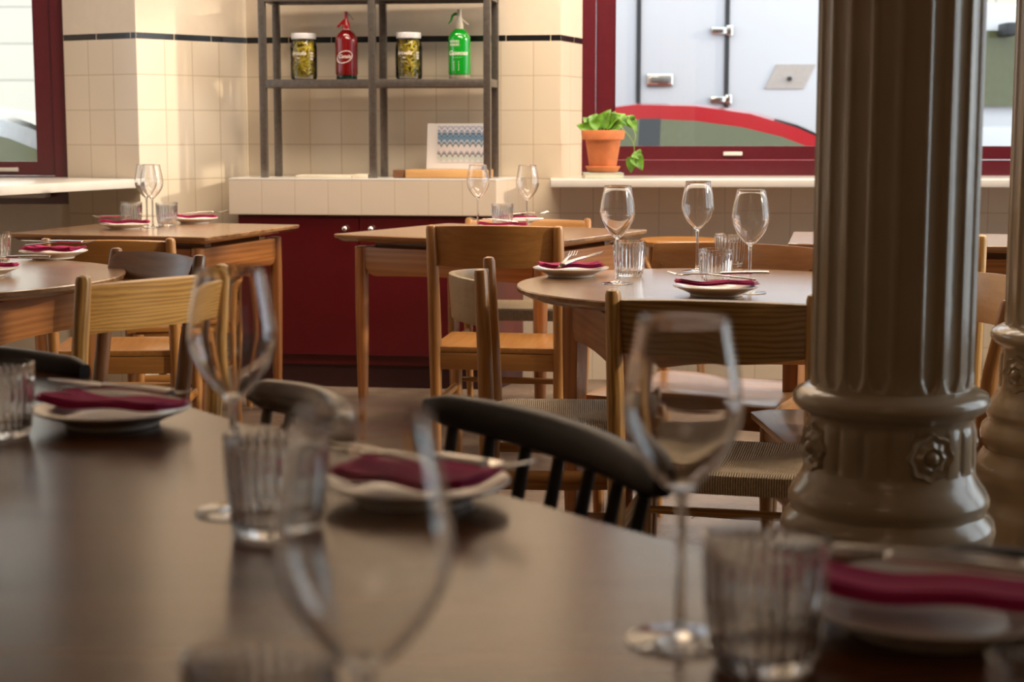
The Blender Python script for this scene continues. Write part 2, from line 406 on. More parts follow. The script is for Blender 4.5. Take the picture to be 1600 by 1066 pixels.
def window(n, x0, x1, y, z0, z1, mulls, lowz=None, fw=.062, sw=.078, axis='x'):
    """casement: fixed frame, sashes between mullions, panes. runs in x at depth y, or in y at x"""
    w = bpy.data.objects.new('window_%d' % n, None); C.objects.link(w); w['kind'] = 'structure'
    def bx(m, a, b, d0, d1, za, zb):
        if axis == 'x': m.box(((a+b)/2, (d0+d1)/2, (za+zb)/2), (b-a, abs(d1-d0), zb-za))
        else: m.box(((d0+d1)/2, (a+b)/2, (za+zb)/2), (abs(d1-d0), b-a, zb-za))
    lz = lowz if lowz is not None else z0
    m = MB(); bx(m, x0+.001, x1-.001, y+.001, y+.089, lz, z0+.07); bx(m, x0+.001, x1-.001, y+.001, y+.089, z1-fw, z1-.001)
    bx(m, x0, x0+fw, y, y+.09, z0, z1); bx(m, x1-fw, x1, y, y+.09, z0, z1)
    for q in mulls: bx(m, q-fw/2, q+fw/2, y, y+.09, z0, z1)
    m.done('frame', MAROON, w, smooth=0)
    ed = [x0+fw/2] + list(mulls) + [x1-fw/2]
    for a, b in zip(ed[:-1], ed[1:]):
        a += fw/2+.004; b -= fw/2+.004; za, zb = z0+.073, z1-fw-.004
        m = MB(); bx(m, a+sw-.01, b-sw+.01, y+.013, y+.069, za+.001, za+.062); bx(m, a+sw-.01, b-sw+.01, y+.013, y+.069, zb-.06, zb-.001)
        bx(m, a, a+sw, y+.012, y+.07, za, zb); bx(m, b-sw, b, y+.012, y+.07, za, zb)
        bx(m, a+sw-.001, a+sw+.012, y+.03, y+.06, za+.06, zb-.06)
        s_ = m.done('sash', MAROON, w, smooth=0)
        g = MB(); bx(g, a+sw-.005, b-sw+.005, y+.04, y+.046, za+.055, zb-.055); g.done('pane', PANE, s_, smooth=0)
    return w
w2 = window(2, .323, 3.35, 7.76, .911, 2.75, [1.78])
w1 = window(1, -2.98, -1.987, 7.50, .845, 2.75, [], lowz=.79)
w3 = window(3, 2.15, 7.42, XR+.04, .32, 3.1, [3.5, 5.1], axis='y', sw=.05)
w4 = window(4, 5.5, 7.0, XL-.10, .911, 2.75, [6.25], axis='y')
# small white catches on the lower rails
def catch(parent, x, y, z):
    MB().box((x, y, z), (.088, .014, .018)).done('catch', MARBLE, parent, bevel=.003)
catch(w2, W(1145, 241, 1.0).x/W(1145, 241, 1.0).y*7.765, 7.765, 1.012)
catch(w1, -2.26, 7.508, .945)
# sills
tag(MB().prism([(.165, 7.15), (3.38, 7.15), (3.38, 7.76), (.325, 7.76), (.222, 7.45), (.17, 7.459)], .877, .911).done('window_sill', MARBLE, bevel=.006),
    'long white marble sill below the large right-hand window', 'window sill')
tag(MB().prism([(-1.645, 7.18), (-1.60, 7.235), (-1.985, 7.46), (-1.99, 7.499), (-2.98, 7.499), (-2.98, 5.9), (-2.15, 5.9)], .872, .911).done('window_sill', MARBLE, bevel=.006),
    'deep white marble sill below the left window by the tiled pier', 'window sill')
tag(MB().box((-2.38, 7.44, .845), (.62, .11, .045)).done('sill_bracket', MARBLE, bevel=.004), 'white box strip fixed under the left window sill', 'bracket')
struct(MB().wallbox((XL+.01, 7.495), (-1.99, 7.495), 0, .09, .004).done('baseboard_left', PAINT, smooth=0))

# ------------------------------------------------------------------ tiled counter + red cabinet
cFL, cFR, cBR, cBL = Vector((-1.232, 7.262)), Vector((-.068, 7.103)), Vector((.062, 7.472)), Vector((-1.20, 7.68))
cn = thing('tiled_counter', 'counter slab faced in cream tiles above the dark red cabinet', 'counter')
MB().prism([cFL, cFR, cBR, cBL], .905, .914).done('top', MARBLE, cn, smooth=0, bevel=.002)
cm = MB(); cm.wallbox(cFL, cFR, .757, .905, .02); 
TILEC = tilemat('cream_counter_tiles', (.68, .57, .46), (.56, .45, .33), th=.2, zoff=.9575)
cm.wallbox(cFR, cBR, .757, .905, .02); cm.done('tile_face', TILEC, cn, smooth=0)
MB().prism([cFL+Vector((.03, .03)), cFR+Vector((-.03, .03)), cBR+Vector((-.02, -.02)), cBL+Vector((.02, -.02))], .757, .9).done('core', PAINT, cn, smooth=0)
cab = thing('cabinet', 'low dark red two-door cabinet under the tiled counter', 'cabinet')
d = (cFR-cFL).normalized(); nn = Vector((-d.y, d.x)); L = (cFR-cFL).length
a0 = cFL+d*.03+nn*.035; a1 = cFR-d*.004+nn*.035
MB().prism([a0, a1, cBR+Vector((-.012, -.005)), cBL+Vector((.03, -.01))], .10, .757).done('body', CABRED, cab, smooth=0)
k0, k1 = a0+nn*.012, a1+nn*.012+d*.001
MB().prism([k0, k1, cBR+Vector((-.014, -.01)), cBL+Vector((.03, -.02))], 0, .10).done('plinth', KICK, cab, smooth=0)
seam = None
Pm = W(563, 480, .4)  # door seam column of pixels
ts = []
for px in (563,):
    # where the front plane is crossed by this column
    sl = (px-800)/F
    t = (a0.x - sl*a0.y)/(sl*d.y - d.x); ts.append(t)
LL = (a1-a0).length
for i, (u0, u1, kn) in enumerate(((.006, ts[0]-.002, ts[0]-.06), (ts[0]+.002, LL-.006, ts[0]+.055))):
    m = MB(); m.wallbox(a0+d*u0-nn*.02, a0+d*u1-nn*.02, .145, .752, .019); dr = m.done('door', CABRED, cab, smooth=0, bevel=.0015)
    kp = a0+d*kn-nn*.02
    kb = MB(); kb.tube([(kp.x, kp.y, .698), (kp.x-nn.x*.012, kp.y-nn.y*.012, .698)], .005, 12)
    c_ = kp-nn*.02
    bmesh.ops.create_uvsphere(kb.b, u_segments=16, v_segments=10, radius=.0135, matrix=Matrix.Translation((c_.x, c_.y, .698)))
    kb.done('knob', CHROME, dr)

# ------------------------------------------------------------------ steel shelf unit
ux = Vector((.990, -.135)); uy = Vector((.148, .989))
sh = thing('shelf_unit', 'open grey steel shelf frame standing on the tiled counter', 'shelf')
fl = W(414, 277.5, .914).xy; 
o0 = Vector((fl.x, fl.y))
def SP(u, v, z): p = o0+ux*u+uy*v; return Vector((p.x, p.y, z))
rotS = Matrix.Rotation(math.atan2(ux.y, ux.x), 3, 'Z')
us = [0, (591-414)/F*7.15, (776-414)/F*7.1]
dv = .215
for u in us:
    for v in (0, dv):
        MB().box(SP(u, v, 1.60), (.030, .030, 1.372), rotS).done('post', STEEL, sh, bevel=.002)
for z in (1.322, 1.69, 2.05):
    for v in (0, dv):
        MB().box(SP(us[2]/2, v, z), (us[2]+.028, .028, .034), rotS).done('rail', STEEL, sh, bevel=.002)
    for u in us:
        MB().box(SP(u, dv/2, z), (.028, dv, .034), rotS).done('rail', STEEL, sh, bevel=.002)
    MB().box(SP(us[2]/2, dv/2, z+.014), (us[2]-.02, dv-.02, .004), rotS).done('shelf_sheet', STEEL, sh)
ZS = 1.340
# jars of peppers
def jar(px, lab):
    v = .085; sl = (px-800)/F; u = -(o0.x+uy.x*v - sl*(o0.y+uy.y*v))/(ux.x-sl*ux.y); p = SP(u, v, ZS)
    j = thing('pickle_jar', lab, 'jar', p, 0, 'jars of pickled peppers on the shelf')
    out = [(.0, 0), (.050, 0), (.057, .006), (.0585, .02), (.0585, .135), (.055, .155), (.050, .168), (.050, .178)]
    inn = [(.0475, .178), (.0475, .166), (.053, .152), (.0563, .133), (.0563, .022), (.054, .008), (0, .006)]
    MB().lathe(out, 40, cap=False).done('glass', PANE, j)
    MB().lathe([(0, .176), (.0535, .176), (.0545, .180), (.0545, .197), (.052, .2), (0, .2)], 40, cap=False).done('lid', BLUEPLATE, j)
    q = MB(); rnd = random.Random(int(px))
    for k in range(170):
        a = rnd.uniform(0, 2*PI); r = .047*math.sqrt(rnd.uniform(.25, 1)); z = rnd.uniform(.018, .160); tl = rnd.uniform(-1.2, 1.2); ln = rnd.uniform(.018, .034)
        c_ = Vector((math.cos(a)*r*.9, math.sin(a)*r*.9, z)); t = Vector((-math.sin(a)*math.cos(tl), math.cos(a)*math.cos(tl), math.sin(tl)))
        pts = []
        for s_ in range(6):
            f = s_/5*2-1; w_ = c_+t*ln*f*.8+Vector((0, 0, .010*(1-f*f))); rr = w_.xy.length
            if rr > .049: w_.x *= .049/rr; w_.y *= .049/rr
            w_.z = max(.013, min(.165, w_.z)); pts.append(w_)
        q.tube(pts, [.0015, .0046, .0058, .0056, .0042, .0012], 7)
    q.done('peppers', BRINE, j)['kind'] = 'stuff'
    bend_text('broulla', .024, .0592, .112, -PI/2-.28, WHITEINK, 'label_lettering', j, shear=.3)
    bend_text('for\n____', .012, .0592, .086, -PI/2-.28, WHITEINK, 'label_lettering', j)
    bend_text('IIIII\nIIIII\nIIII', .012, .0592, .10, -PI/2+.75, WHITEINK, 'label_lettering', j)
    return j
jar(479, 'jar of yellow peppers with white lid, left of the red siphon')
jar(641, 'jar of yellow peppers with white lid, left of the green siphon')
def siphon(px, name, glass, base, head, lever, side, lab, txt, oval):
    v = .085; sl = (px-800)/F; u = -(o0.x+uy.x*v - sl*(o0.y+uy.y*v))/(ux.x-sl*ux.y); p = SP(u, v, ZS)
    j = thing('siphon_bottle', lab, 'bottle', p, 0, 'soda siphons on the shelf')
    flt = (lambda a, z: 1+.008*math.cos(36*a) if .02 < z < .17 else 1) if oval else None
    MB().lathe([(0, .0), (.044, 0), (.046, .004), (.045, .018), (0, .019)], 48, cap=False).done('base', base, j)
    MB().lathe([(0, .0185), (.047, .019), (.0485, .026), (.0485, .165), (.046, .182), (.036, .200), (.022, .212), (.016, .216), (0, .2165)], 144, mod=flt, cap=False).done('bottle_body', glass, j)
    MB().lathe([(0, .212), (.0175, .212), (.0175, .219), (0, .219)], 24, cap=False).done('collar', BOOK, j)
    MB().lathe([(0, .218), (.018, .218), (.0185, .228), (.016, .242), (.009, .256), (.0075, .270), (.0085, .280), (.0085, .289), (.004, .293), (0, .293)] if oval else
               [(0, .218), (.018, .218), (.0175, .232), (.0135, .252), (.0105, .266), (.0095, .290), (.008, .298), (0, .299)], 28, cap=False).done('head', head, j)
    s_ = -1 if side < 0 else 1
    MB().tube([(s_*.006, 0, .256), (s_*.020, 0, .245), (s_*.038, 0, .226 if oval else .232)], [.0065, .0055, .0048], 12).done('spout', head, j)
    if oval: MB().tube([(.007, 0, .284), (.018, 0, .276), (.027, 0, .262), (.034, 0, .258)], [.0016, .0016, .0014, .0012], 8).done('lever', STEEL, j)
    else: MB().tube([(-.006, 0, .276), (-.018, 0, .279), (-.030, 0, .270), (-.036, 0, .250), (-.048, 0, .236)], [.005, .0065, .0055, .0045, .002], 10, sq=(.6, 1)).done('lever', lever, j)
    if oval:
        bend_text(txt, .021, .0492, .098, -PI/2-.12, WHITEINK, 'label_lettering', j, shear=.35)
        for (ra, rb, w_) in ((.036, .025, .0016),):
            m = MB(); m.tube([(math.cos(-PI/2-.12+ra*math.cos(t)/.0495)*.0495, math.sin(-PI/2-.12+ra*math.cos(t)/.0495)*.0495, .096+rb*math.sin(t)+.2*ra*math.cos(t)) for t in [2*PI*k/40 for k in range(41)]], w_, 6); m.done('label_oval', WHITEINK, j)
    else:
        bend_text(txt, .027, .0492, .110, -PI/2-.15, WHITEINK, 'label_lettering', j, shear=.3)
        bend_text('- - - - - - -', .010, .0492, .092, -PI/2-.15, WHITEINK, 'label_lettering', j)
        bend_text('OOOO\nOOOO', .014, .0492, .152, -PI/2-.45, WHITEINK, 'label_lettering', j)
        for k in (-.5, -.05): bend_text('I\nI\nI\nI', .011, .0492, .055, -PI/2+k, WHITEINK, 'label_lettering', j)
    return j
siphon(545, 'red', REDG, DKGLASS, REDPL, REDPL, -1, 'red glass soda siphon with red head on the shelf', 'Canals', True)
siphon(719, 'green', GRNG, CLRBASE, GREYPL, GRNPL, 1, 'bright green soda siphon with grey head and green lever', 'Gaseosa', False)

# things on the counter
def onfront(px, v):
    sl = (px-800)/F; u = -(o0.x+uy.x*v - sl*(o0.y+uy.y*v))/(ux.x-sl*ux.y); return u
ua, ub = onfront(620, .07), onfront(768, .07)
bd = thing('cutting_board', 'thick wooden board lying under the picture card', 'board', SP((ua+ub)/2, .07, .914), math.atan2(ux.y, ux.x))
MB().box((.03, -.02, .019), (ub-ua-.06, .16, .036)).done('board', PALE['x'], bd, bevel=.006).data.materials[0] = wood('honey_board', (.40, .20, .07), (.60, .35, .14), axis='x', rough=.5)
MB().box((-(ub-ua)/2+.02, 0, .018), (.05, .11, .034)).done('handle', WAL['x'], bd, bevel=.006)
def printmat():
    m, nt, b = newmat('blue_bottle_pattern_print')
    tc = N(nt, 'ShaderNodeTexCoord'); sp = N(nt, 'ShaderNodeSeparateXYZ'); nt.links.new(tc.outputs['Object'], sp.inputs[0])
    def M(op, a, bb=None, cc=None):
        n = N(nt, 'ShaderNodeMath', operation=op)
        for i, v in enumerate((a, bb, cc)):
            if v is None: continue
            if isinstance(v, (int, float)): n.inputs[i].default_value = v
            else: nt.links.new(v, n.inputs[i])
        return n.outputs[0]
    x, z = sp.outputs[0], sp.outputs[2]
    P = .0255
    cs = M('COSINE', M('MULTIPLY', x, 2*PI/P)); c2 = M('COSINE', M('MULTIPLY', x, 4*PI/P))
    zz = M('ADD', M('DIVIDE', z, .16), M('MULTIPLY', cs, .042))
    zz = M('ADD', zz, M('MULTIPLY', c2, .012))
    r = N(nt, 'ShaderNodeValToRGB'); e = r.color_ramp.elements
    st = [(0, (.62, .60, .62)), (.10, (.45, .52, .48)), (.17, (.55, .56, .55)), (.20, (.12, .12, .14)), (.25, (.35, .33, .36)), (.30, (.62, .58, .62)), (.44, (.66, .62, .60)), (.50, (.05, .10, .13)), (.56, (.5, .55, .66)),
          (.62, (.10, .20, .33)), (.72, (.16, .30, .45)), (.76, (.02, .04, .09)), (.80, (.4, .46, .58)), (.84, (.14, .2, .32)), (.87, (.6, .6, .68)), (.93, (.6, .6, .68)), (.96, (.2, .24, .36)), (1, (.5, .52, .62))]
    e[0].position, e[0].color = 0, c4(st[0][1]); e[1].position, e[1].color = 1, c4(st[-1][1])
    for p_, c_ in st[1:-1]:
        n = e.new(p_); n.color = c4(c_)
    nt.links.new(zz, r.inputs[0]); nt.links.new(r.outputs[0], b.inputs['Base Color']); b.inputs['Roughness'].default_value = .5
    return m
um = (onfront(667, .12)+onfront(768, .12))/2
pc = thing('picture_card', 'white card with blue repeating bottle pattern leaning on the wall', 'picture', SP(um, .10, .951), math.atan2(ux.y, ux.x)-.03)
pc.rotation_euler = (-.16, 0, math.atan2(ux.y, ux.x)-.02)
MB().box((0, 0, .101), (.282, .003, .2)).done('card', PAPER, pc)
MB().box((.012, -.0022, .030+.079), (.212, .0012, .160)).done('print', printmat(), pc).location = (0, 0, 0)
pm = pc.children[-1]
for v in pm.data.vertices: v.co.z -= .03
pm.location = (0, 0, .03)
for (px0, px1, h_, lab) in ((470, 556, .012, 'thin stack of cream menu cards, the wider one on the counter'), (557, 581, .016, 'small cream card pile beside the middle shelf post')):
    u0, u1 = onfront(px0, .05), onfront(px1, .05)
    tag(MB().box(SP((u0+u1)/2, .05, .914+h_/2), (u1-u0, .14, h_), rotS).done('card_stack', BOOK, bevel=.002), lab, 'cards')

# ------------------------------------------------------------------ plant on the right sill
pp = W(942, 267.5, .935); pp = Vector((pp.x/pp.y*7.33, 7.33, .911))
bk = thing('book', 'pale book lying flat under the terracotta pot', 'book', pp, .03)
MB().box((0, 0, .013), (.165, .15, .018)).done('pages', BOOK, bk, bevel=.001)
cv = MB(); cv.box((0, 0, .0235), (.170, .155, .003)); cv.box((0, 0, .0025), (.170, .155, .003)); cv.box((.082, 0, .013), (.004, .155, .024)); cv.done('cover', BOOKGREEN, bk)
pl = thing('potted_pothos', 'trailing green pothos in a terracotta pot on the sill', 'plant', (pp.x, pp.y, .9365))
MB().lathe([(0, 0), (.058, 0), (.066, .006), (.077, .026), (.074, .028), (.062, .012), (0, .010)], 48, cap=False).done('saucer', TERRA, pl)
MB().lathe([(0, .011), (.054, .011), (.060, .03), (.077, .140), (.0785, .142), (.092, .144), (.096, .180), (.094, .184), (.086, .184), (.082, .150), (0, .150)], 56, cap=False).done('pot', TERRA, pl)
MB().lathe([(0, .165), (.083, .165), (.083, .150)], 32, cap=False).done('soil', SOIL, pl)
def leaf(m, base, tip, nrm, wd):
    base = Vector(base); tip = Vector(tip); ax = tip-base; L = ax.length; ax.normalize(); sd_ = ax.cross(Vector(nrm)).normalized(); up = sd_.cross(ax)
    rows = []; K = 9
    for i in range(K+1):
        t = i/K; w_ = wd*math.sin(PI*min(1, t**.62))**.8*(1-.15*t) if 0 < t < 1 else .0008
        dr = -.18*L*t*t
        row = []
        for j in range(-2, 3):
            row.append(base+ax*L*t+sd_*w_*j/2+up*(dr+abs(j)/2*w_*.35+.003*math.sin(t*9+j)))
        rows.append(row)
    m2 = [[p-up*.0006 for p in r] for r in rows]
    m.quadgrid(rows); m.quadgrid([r[::-1] for r in m2])
PXM = 7.33/F
def pv(dx, dy, yy): return Vector((dx*PXM, yy, .184-(dy)*PXM))   # offsets from the pot rim, in photo pixels, on the plane of the pot
LV = [((-14, 0, 0), (-40, -8, -.03), 9), ((-18, -6, .02), (-8, -26, .03), 11), ((-6, -2, -.03), (-22, -16, -.05), 9), ((-4, -4, 0), (8, -32, -.02), 12), ((2, -8, .0), (22, -24, -.05), 12), ((8, -6, -.02), (30, -10, -.06), 12),
      ((-10, 0, .03), (-30, -22, .04), 10), ((0, 0, .03), (2, -22, .05), 9), ((22, -14, 0), (34, -26, .01), 9), ((36, -22, 0), (44, -4, 0), 10), ((40, -20, .01), (52, 2, -.02), 7), ((48, 34, 0), (58, 12+32, -.01), 9), ((46, 40, 0), (42, 66, 0), 8),
      ((47, 38, 0), (62, 60, -.02), 10), ((-6, -4, .01), (-34, -6, .03), 9), ((10, -8, .03), (20, -30, .04), 10)]
for i, (a, b_, w_) in enumerate(LV):
    m = MB(); leaf(m, pv(*a), pv(*b_), (random.uniform(-.4, .4), -1, random.uniform(.1, .9)), w_*PXM*1.15); m.done('leaf', LEAF, pl, smooth=60)
m = MB()
for a, b_, w_ in LV[:9]:
    q = pv(*a); m.tube([(q.x*.4, q.y*.4, .163), (q.x*.7, q.y*.8, .17+.3*(q.z-.17)), q], .0016, 6)
m.tube(spline([pv(10, 6, -.02), pv(22, -8, -.06), pv(30, 0, -.09), pv(40, 12, -.095), pv(46, 26, -.09), pv(46, 50, -.085)], 5, False), .0017, 6)
m.tube(spline([pv(8, 6, 0), pv(24, -14, -.04), pv(36, -22, -.03), pv(42, -10, -.05), pv(48, 8, -.09), pv(44, 24, -.09)], 5, False), .0016, 6)
m.done('stems', STEM, pl)

# ------------------------------------------------------------------ tables
ZTB = .745
def apron_outline(L, h, z1, notch=.05):
    """board profile in its own plane: curved-up lower corners"""
    pts = [(-L/2, z1), (-L/2, z1-h*.55)]
    for k in range(1, 9):
        a = k/8*PI/2; pts.append((-L/2+notch*(1-math.cos(a))*1.0, z1-h*.55-h*.45*math.sin(a)))
    q = [(-x, z) for x, z in pts[::-1]]
    mid = [(-L/2+notch+(L-2*notch)*t, z1-h+.008*math.sin(PI*t)) for t in (.2, .4, .6, .8)]
    return pts+mid+q
def board(m, c, ang, outline, t):
    rows = []
    for s_ in (-t/2, t/2):
        rows.append([(c[0]+math.cos(ang)*x-math.sin(ang)*s_, c[1]+math.sin(ang)*x+math.cos(ang)*s_, z) for x, z in outline])
    m.quadgrid(rows, True, True)
def table(name, label, out, cx, cy, rot, a, b, mat, wd, legr=.024, lz=.70, ap=.105, sq=False, z=ZTB, grp=None, thick=.026, inset=0):
    t = thing(name, label, 'table', (cx, cy, 0), rot, grp)
    MB().prism(out, z-thick, z, bev=.03).done('tabletop', mat, t)
    fr = MB(); 
    for y_ in (-b/2+.10, b/2-.10): fr.box((0, y_, z-thick-.016), (a-.02, .05, .031))
    fr.done('batten', WAL['x'], t, bevel=.003)
    for sx in (-1, 1):
        m = MB(); board(m, (sx*(a/2), 0), PI/2, apron_outline(b-.045, ap, lz-.004), .024); m.done('apron', wd['y'], t, bevel=.003)
    for sy in (-1, 1):
        m = MB(); board(m, (0, sy*(b/2)), 0, apron_outline(a-.045, ap, lz-.004), .024); m.done('apron', wd['x'], t, bevel=.003)
    for sx in (-1, 1):
        for sy in (-1, 1):
            x, y = sx*a/2, sy*b/2
            if sq: m = MB().tube([(x, y, 0), (x, y, .2), (x, y, lz-.1), (x, y, lz)], [.024, .030, .036, .036], 4); m.done('leg', wd['z'], t, bevel=.006)
            else: MB().tube([(x, y, 0), (x, y, .25), (x, y, .5), (x, y, lz-.004), (x, y, lz)], [legr*.62, legr*.9, legr*1.05, legr, legr*.85], 20).done('leg', wd['z'], t)
    return t
def localize(P, cx, cy, rot):
    c_, s_ = math.cos(-rot), math.sin(-rot); return [((p[0]-cx)*c_-(p[1]-cy)*s_, (p[0]-cx)*s_+(p[1]-cy)*c_) for p in P]
def rect_table(label, A, Bp, Cp, D, ins=.10, **k):
    cx = (A[0]+Cp[0]+Bp[0]+D[0])/4; cy = (A[1]+Bp[1]+Cp[1]+D[1])/4; rot = math.atan2(D[1]-A[1], D[0]-A[0])
    P = localize([A, D, Cp, Bp], cx, cy, rot); w_ = (P[1][0]-P[0][0]+P[2][0]-P[3][0])/2; h_ = (P[3][1]-P[0][1]+P[2][1]-P[1][1])/2
    O = [(-w_/2, -h_/2), (w_/2, -h_/2), (w_/2, h_/2), (-w_/2, h_/2)]
    out = []
    for i in range(4):
        p = Vector(O[i]); q = Vector(O[(i+1) % 4])
        for f in (.01, .04, .25, .5, .75, .96, .99): out.append(tuple(p.lerp(q, f)))
    return table('dining_table', label, out, cx, cy, rot, w_-2*ins, h_-2*ins, TOPL, TEAK, **k)
tA, tD, tC = W(577, 368, ZTB), W(925, 381, ZTB), W(953, 357, ZTB)
tB = tA+(tC-tD)
T1 = rect_table('square wooden dining table in front of the red cabinet', tA, tB, tC, tD, ins=.075)
tA, tD, tC = W(22, 364.5, ZTB), W(333, 371, ZTB), W(460, 351, ZTB); tB = tA+(tC-tD)
T2 = rect_table('square wooden dining table in the left corner by the tiled pier', tA, tB, tC, tD, ins=.075)
tA, tB = W(1223, 380, ZTB), W(1247, 362, ZTB); tD = tA+Vector((.86, -.17, 0)); tC = tB+Vector((.86, -.17, 0))
T5 = rect_table('square wooden dining table half hidden behind the fluted column', tA, tB, tC, tD, ins=.075)
def circ(R, n=72): return [(R*math.cos(2*PI*i/n), R*math.sin(2*PI*i/n)) for i in range(n)]
T3c = (-1.63, 4.36); T4c = (.505, 4.10)
T3 = table('round_dining_table', 'round wooden table at the left edge with broad orange apron', circ(.60), T3c[0], T3c[1], math.radians(-12), .74, .74, TOPL, TEAK, sq=True, ap=.115)
T4 = table('round_dining_table', 'round wooden table with three wine glasses beside the fluted column', circ(.495), T4c[0], T4c[1], math.radians(8), .60, .60, TOPL, TEAK, sq=True, ap=.115)
OUT = spline([(-1.0, 2.77), (-.83, 2.665), (-.59, 2.45), (-.375, 2.165), (-.143, 1.86), (.013, 1.68), (.13, 1.53), (.26, 1.40), (.42, 1.22), (.58, .97), (.64, .66), (.52, .28), (.2, -.12), (-.5, -.25), (-1.2, .1), (-1.7, .9), (-1.85, 1.8), (-1.65, 2.5), (-1.3, 2.8)], 6)
fc = Vector((-.6, 1.3))
TF = thing('dining_table', 'large dark polished table filling the foreground', 'table', (fc.x, fc.y, 0))
MB().prism([(p.x-fc.x, p.y-fc.y) for p in OUT], .72, .75, bev=.012).done('tabletop', TOPD, TF)
m = MB(); m.tube([(0, 0, 0), (0, 0, .04), (0, 0, .08), (0, 0, .5), (0, 0, .719)], [.34, .33, .09, .07, .2], 32); m.done('pedestal', DARK['z'], TF)

# ------------------------------------------------------------------ chairs
def cord_seat(parent, w, dd, z, th=.048, wf=0):
    hw, hd = w/2, dd/2; m = MB(); n = 20; r = th/2
    def prof(t):     # t in -1..1 across -> inset & height: flat top with rolled rim
        return t
    rows = []
    # closed cushion: build rings of a rounded-rectangle torus-like rim plus dipped centre
    K = 48
    def rr(k, off):
        a = 2*PI*k/K; cx_, sy_ = math.cos(a), math.sin(a); e = 2/9
        x = math.copysign(abs(cx_)**e, cx_)*(hw+off+(wf if sy_ > 0 else 0)*.5*(1 if sy_ > 0 else 0)); y = math.copysign(abs(sy_)**e, sy_)*(hd+off)+hd
        return x, y
    for (off, zz) in ((-.05, z-th*.8), (-.02, z-th), (-.006, z-th*.93), (0, z-th*.5), (-.005, z-th*.12), (-.02, z), (-.05, z-.004)):
        rows.append([(rr(k, off)[0], rr(k, off)[1], zz) for k in range(K)])
    for s_, dz in ((.6, .010), (.3, .015), (.02, .016)):
        rows.append([((rr(k, -.05)[0])*s_, (rr(k, -.05)[1]-hd)*s_+hd, z-dz) for k in range(K)])
    m.quadgrid(rows, True, True)
    return m.done('seat', cordmat(hw, hd), parent)
def cord_chair(label, L, R, H, wd, flip=False, depth=.40, ph=.10, bulge=.045, seat='cord', lean=.05, post=.0175, bk=None, grp=None, name='dining_chair', zs=.432, proud=False, pbot=0, stub=.03):
    """L,R: world points of the two back post tops as seen (left, right)"""
    L = Vector((L[0], L[1])); R = Vector((R[0], R[1])); w = (R-L).length; d = (R-L).normalized()
    if flip: d = -d
    f = Vector((-d.y, d.x)); o = (L+R)/2+f*lean
    t = thing(name, label, 'chair', (o.x, o.y, 0), math.atan2(d.y, d.x), grp)
    HP = H-(.03 if proud else 0)
    for s_ in (-1, 1):
        x = s_*w/2
        MB().tube([(x*.97, -.02, 0), (x*.985, -.005, .2), (x, 0, .42), (x, -lean*.35, .58), (x, -lean, HP-.012), (x, -lean-.001, HP-.003), (x, -lean-.001, HP)], [post*.72, post*.92, post*1.12, post*1.05, post*.92, post*.75, post*.3], 18).done('back_post', wd['z'], t)
        xf = s_*(w/2+.012)
        if seat == 'cord': MB().tube([(xf*.97, depth-.01, 0), (xf, depth-.01, .25), (xf, depth-.01, zs+.004), (xf, depth-.01, zs+.012)], [post*.7, post*1.05, post*1.08, post*.9], 16).done('front_leg', wd['z'], t)
        else: MB().tube([(xf*.97, depth-.03, 0), (xf, depth-.03, .25), (xf, depth-.03, zs-.03)], [post*.75, post*1.05, post*1.1], 16).done('front_leg', wd['z'], t)
        for zz in ((.20, .30) if seat == 'cord' else (.24,)):
            MB().tube([(x*.985, 0, zz), ((x+xf)/2, depth/2, zz), (xf, depth-.015, zz)], [.009, .0115, .009], 10, sq=(.8, 1.5)).done('stretcher', wd['y'], t)
    MB().tube([(-w/2, depth-.015, .26), (0, depth-.015, .26), (w/2, depth-.015, .26)], [.009, .012, .009], 10).done('stretcher', wd['x'], t)
    bm = bk or wd['x']
    yo = -lean*.9 - .021*proud
    ex = .016 if proud else -.004
    def pf(u, v):
        x = (u-.5)*(w+2*ex); c_ = 1-(2*u-1)**2
        hh = ph*(1+pbot*c_); zt = H-stub+.006*c_; z = zt-hh*(1-v)
        return (x, yo-bulge*c_+lean*.5*(1-v), z)
    MB().plate(pf, 22, 4, .014).done('backrest', bm, t, bevel=.003)
    if seat == 'cord':
        cord_seat(t, w-.005, depth-.01, zs)
    else:
        def sf(u, v):
            x = (u-.5)*(w+.03+.03*v); y = -.01+v*(depth+.02); c_ = 1-(2*u-1)**2
            return (x, y, zs-.012-.012*c_*math.sin(PI*min(1, v*1.2)) - .006*(v > .9))
        MB().plate(sf, 16, 10, .018).done('seat', bk if seat == 'pale' else wd['y'], t, bevel=.003)
        m = MB()
        m.box((0, .0, zs-.05), (w-.01, .022, .055)); m.box((0, depth-.03, zs-.05), (w+.01, .022, .055))
        for s_ in (-1, 1): m.box((s_*(w/2+.002), depth/2-.01, zs-.05), (.022, depth-.02, .055))
        m.done('seat_frame', wd['x'], t, bevel=.003)
        if proud:
            for s_ in (-1, 1):
                MB().tube([(s_*(w/2-.012), yo-.003*proud, H-stub-ph*.5), (s_*(w/2-.012), yo-.012*proud, H-stub-ph*.5)], [.006, .005], 12).done('screw_cap', wd['z'], t)
    return t
GC = 'wooden dining chairs around the far tables'
Hc = .847
cord_chair('golden ash chair with strongly grained curved back, left of centre', W(130, 430, Hc), W(347, 412, Hc), Hc, ASH, depth=.38, ph=.098, bulge=.035, grp=GC, stub=.022, post=.017)
cord_chair('walnut brown chair with paper cord seat turned toward the left round table', W(182, 387, .80), W(312, 398, .80), .80, WAL, flip=True, depth=.40, ph=.075, bulge=.03, lean=.07, post=.019, grp=GC, stub=.012)
cord_chair('oak chair with its back to the camera at the left corner table', W(72, 372, .79), W(266, 371.5, .79), .79, OAK, depth=.38, ph=.085, bulge=.02, seat='wood', grp=GC, stub=.012)
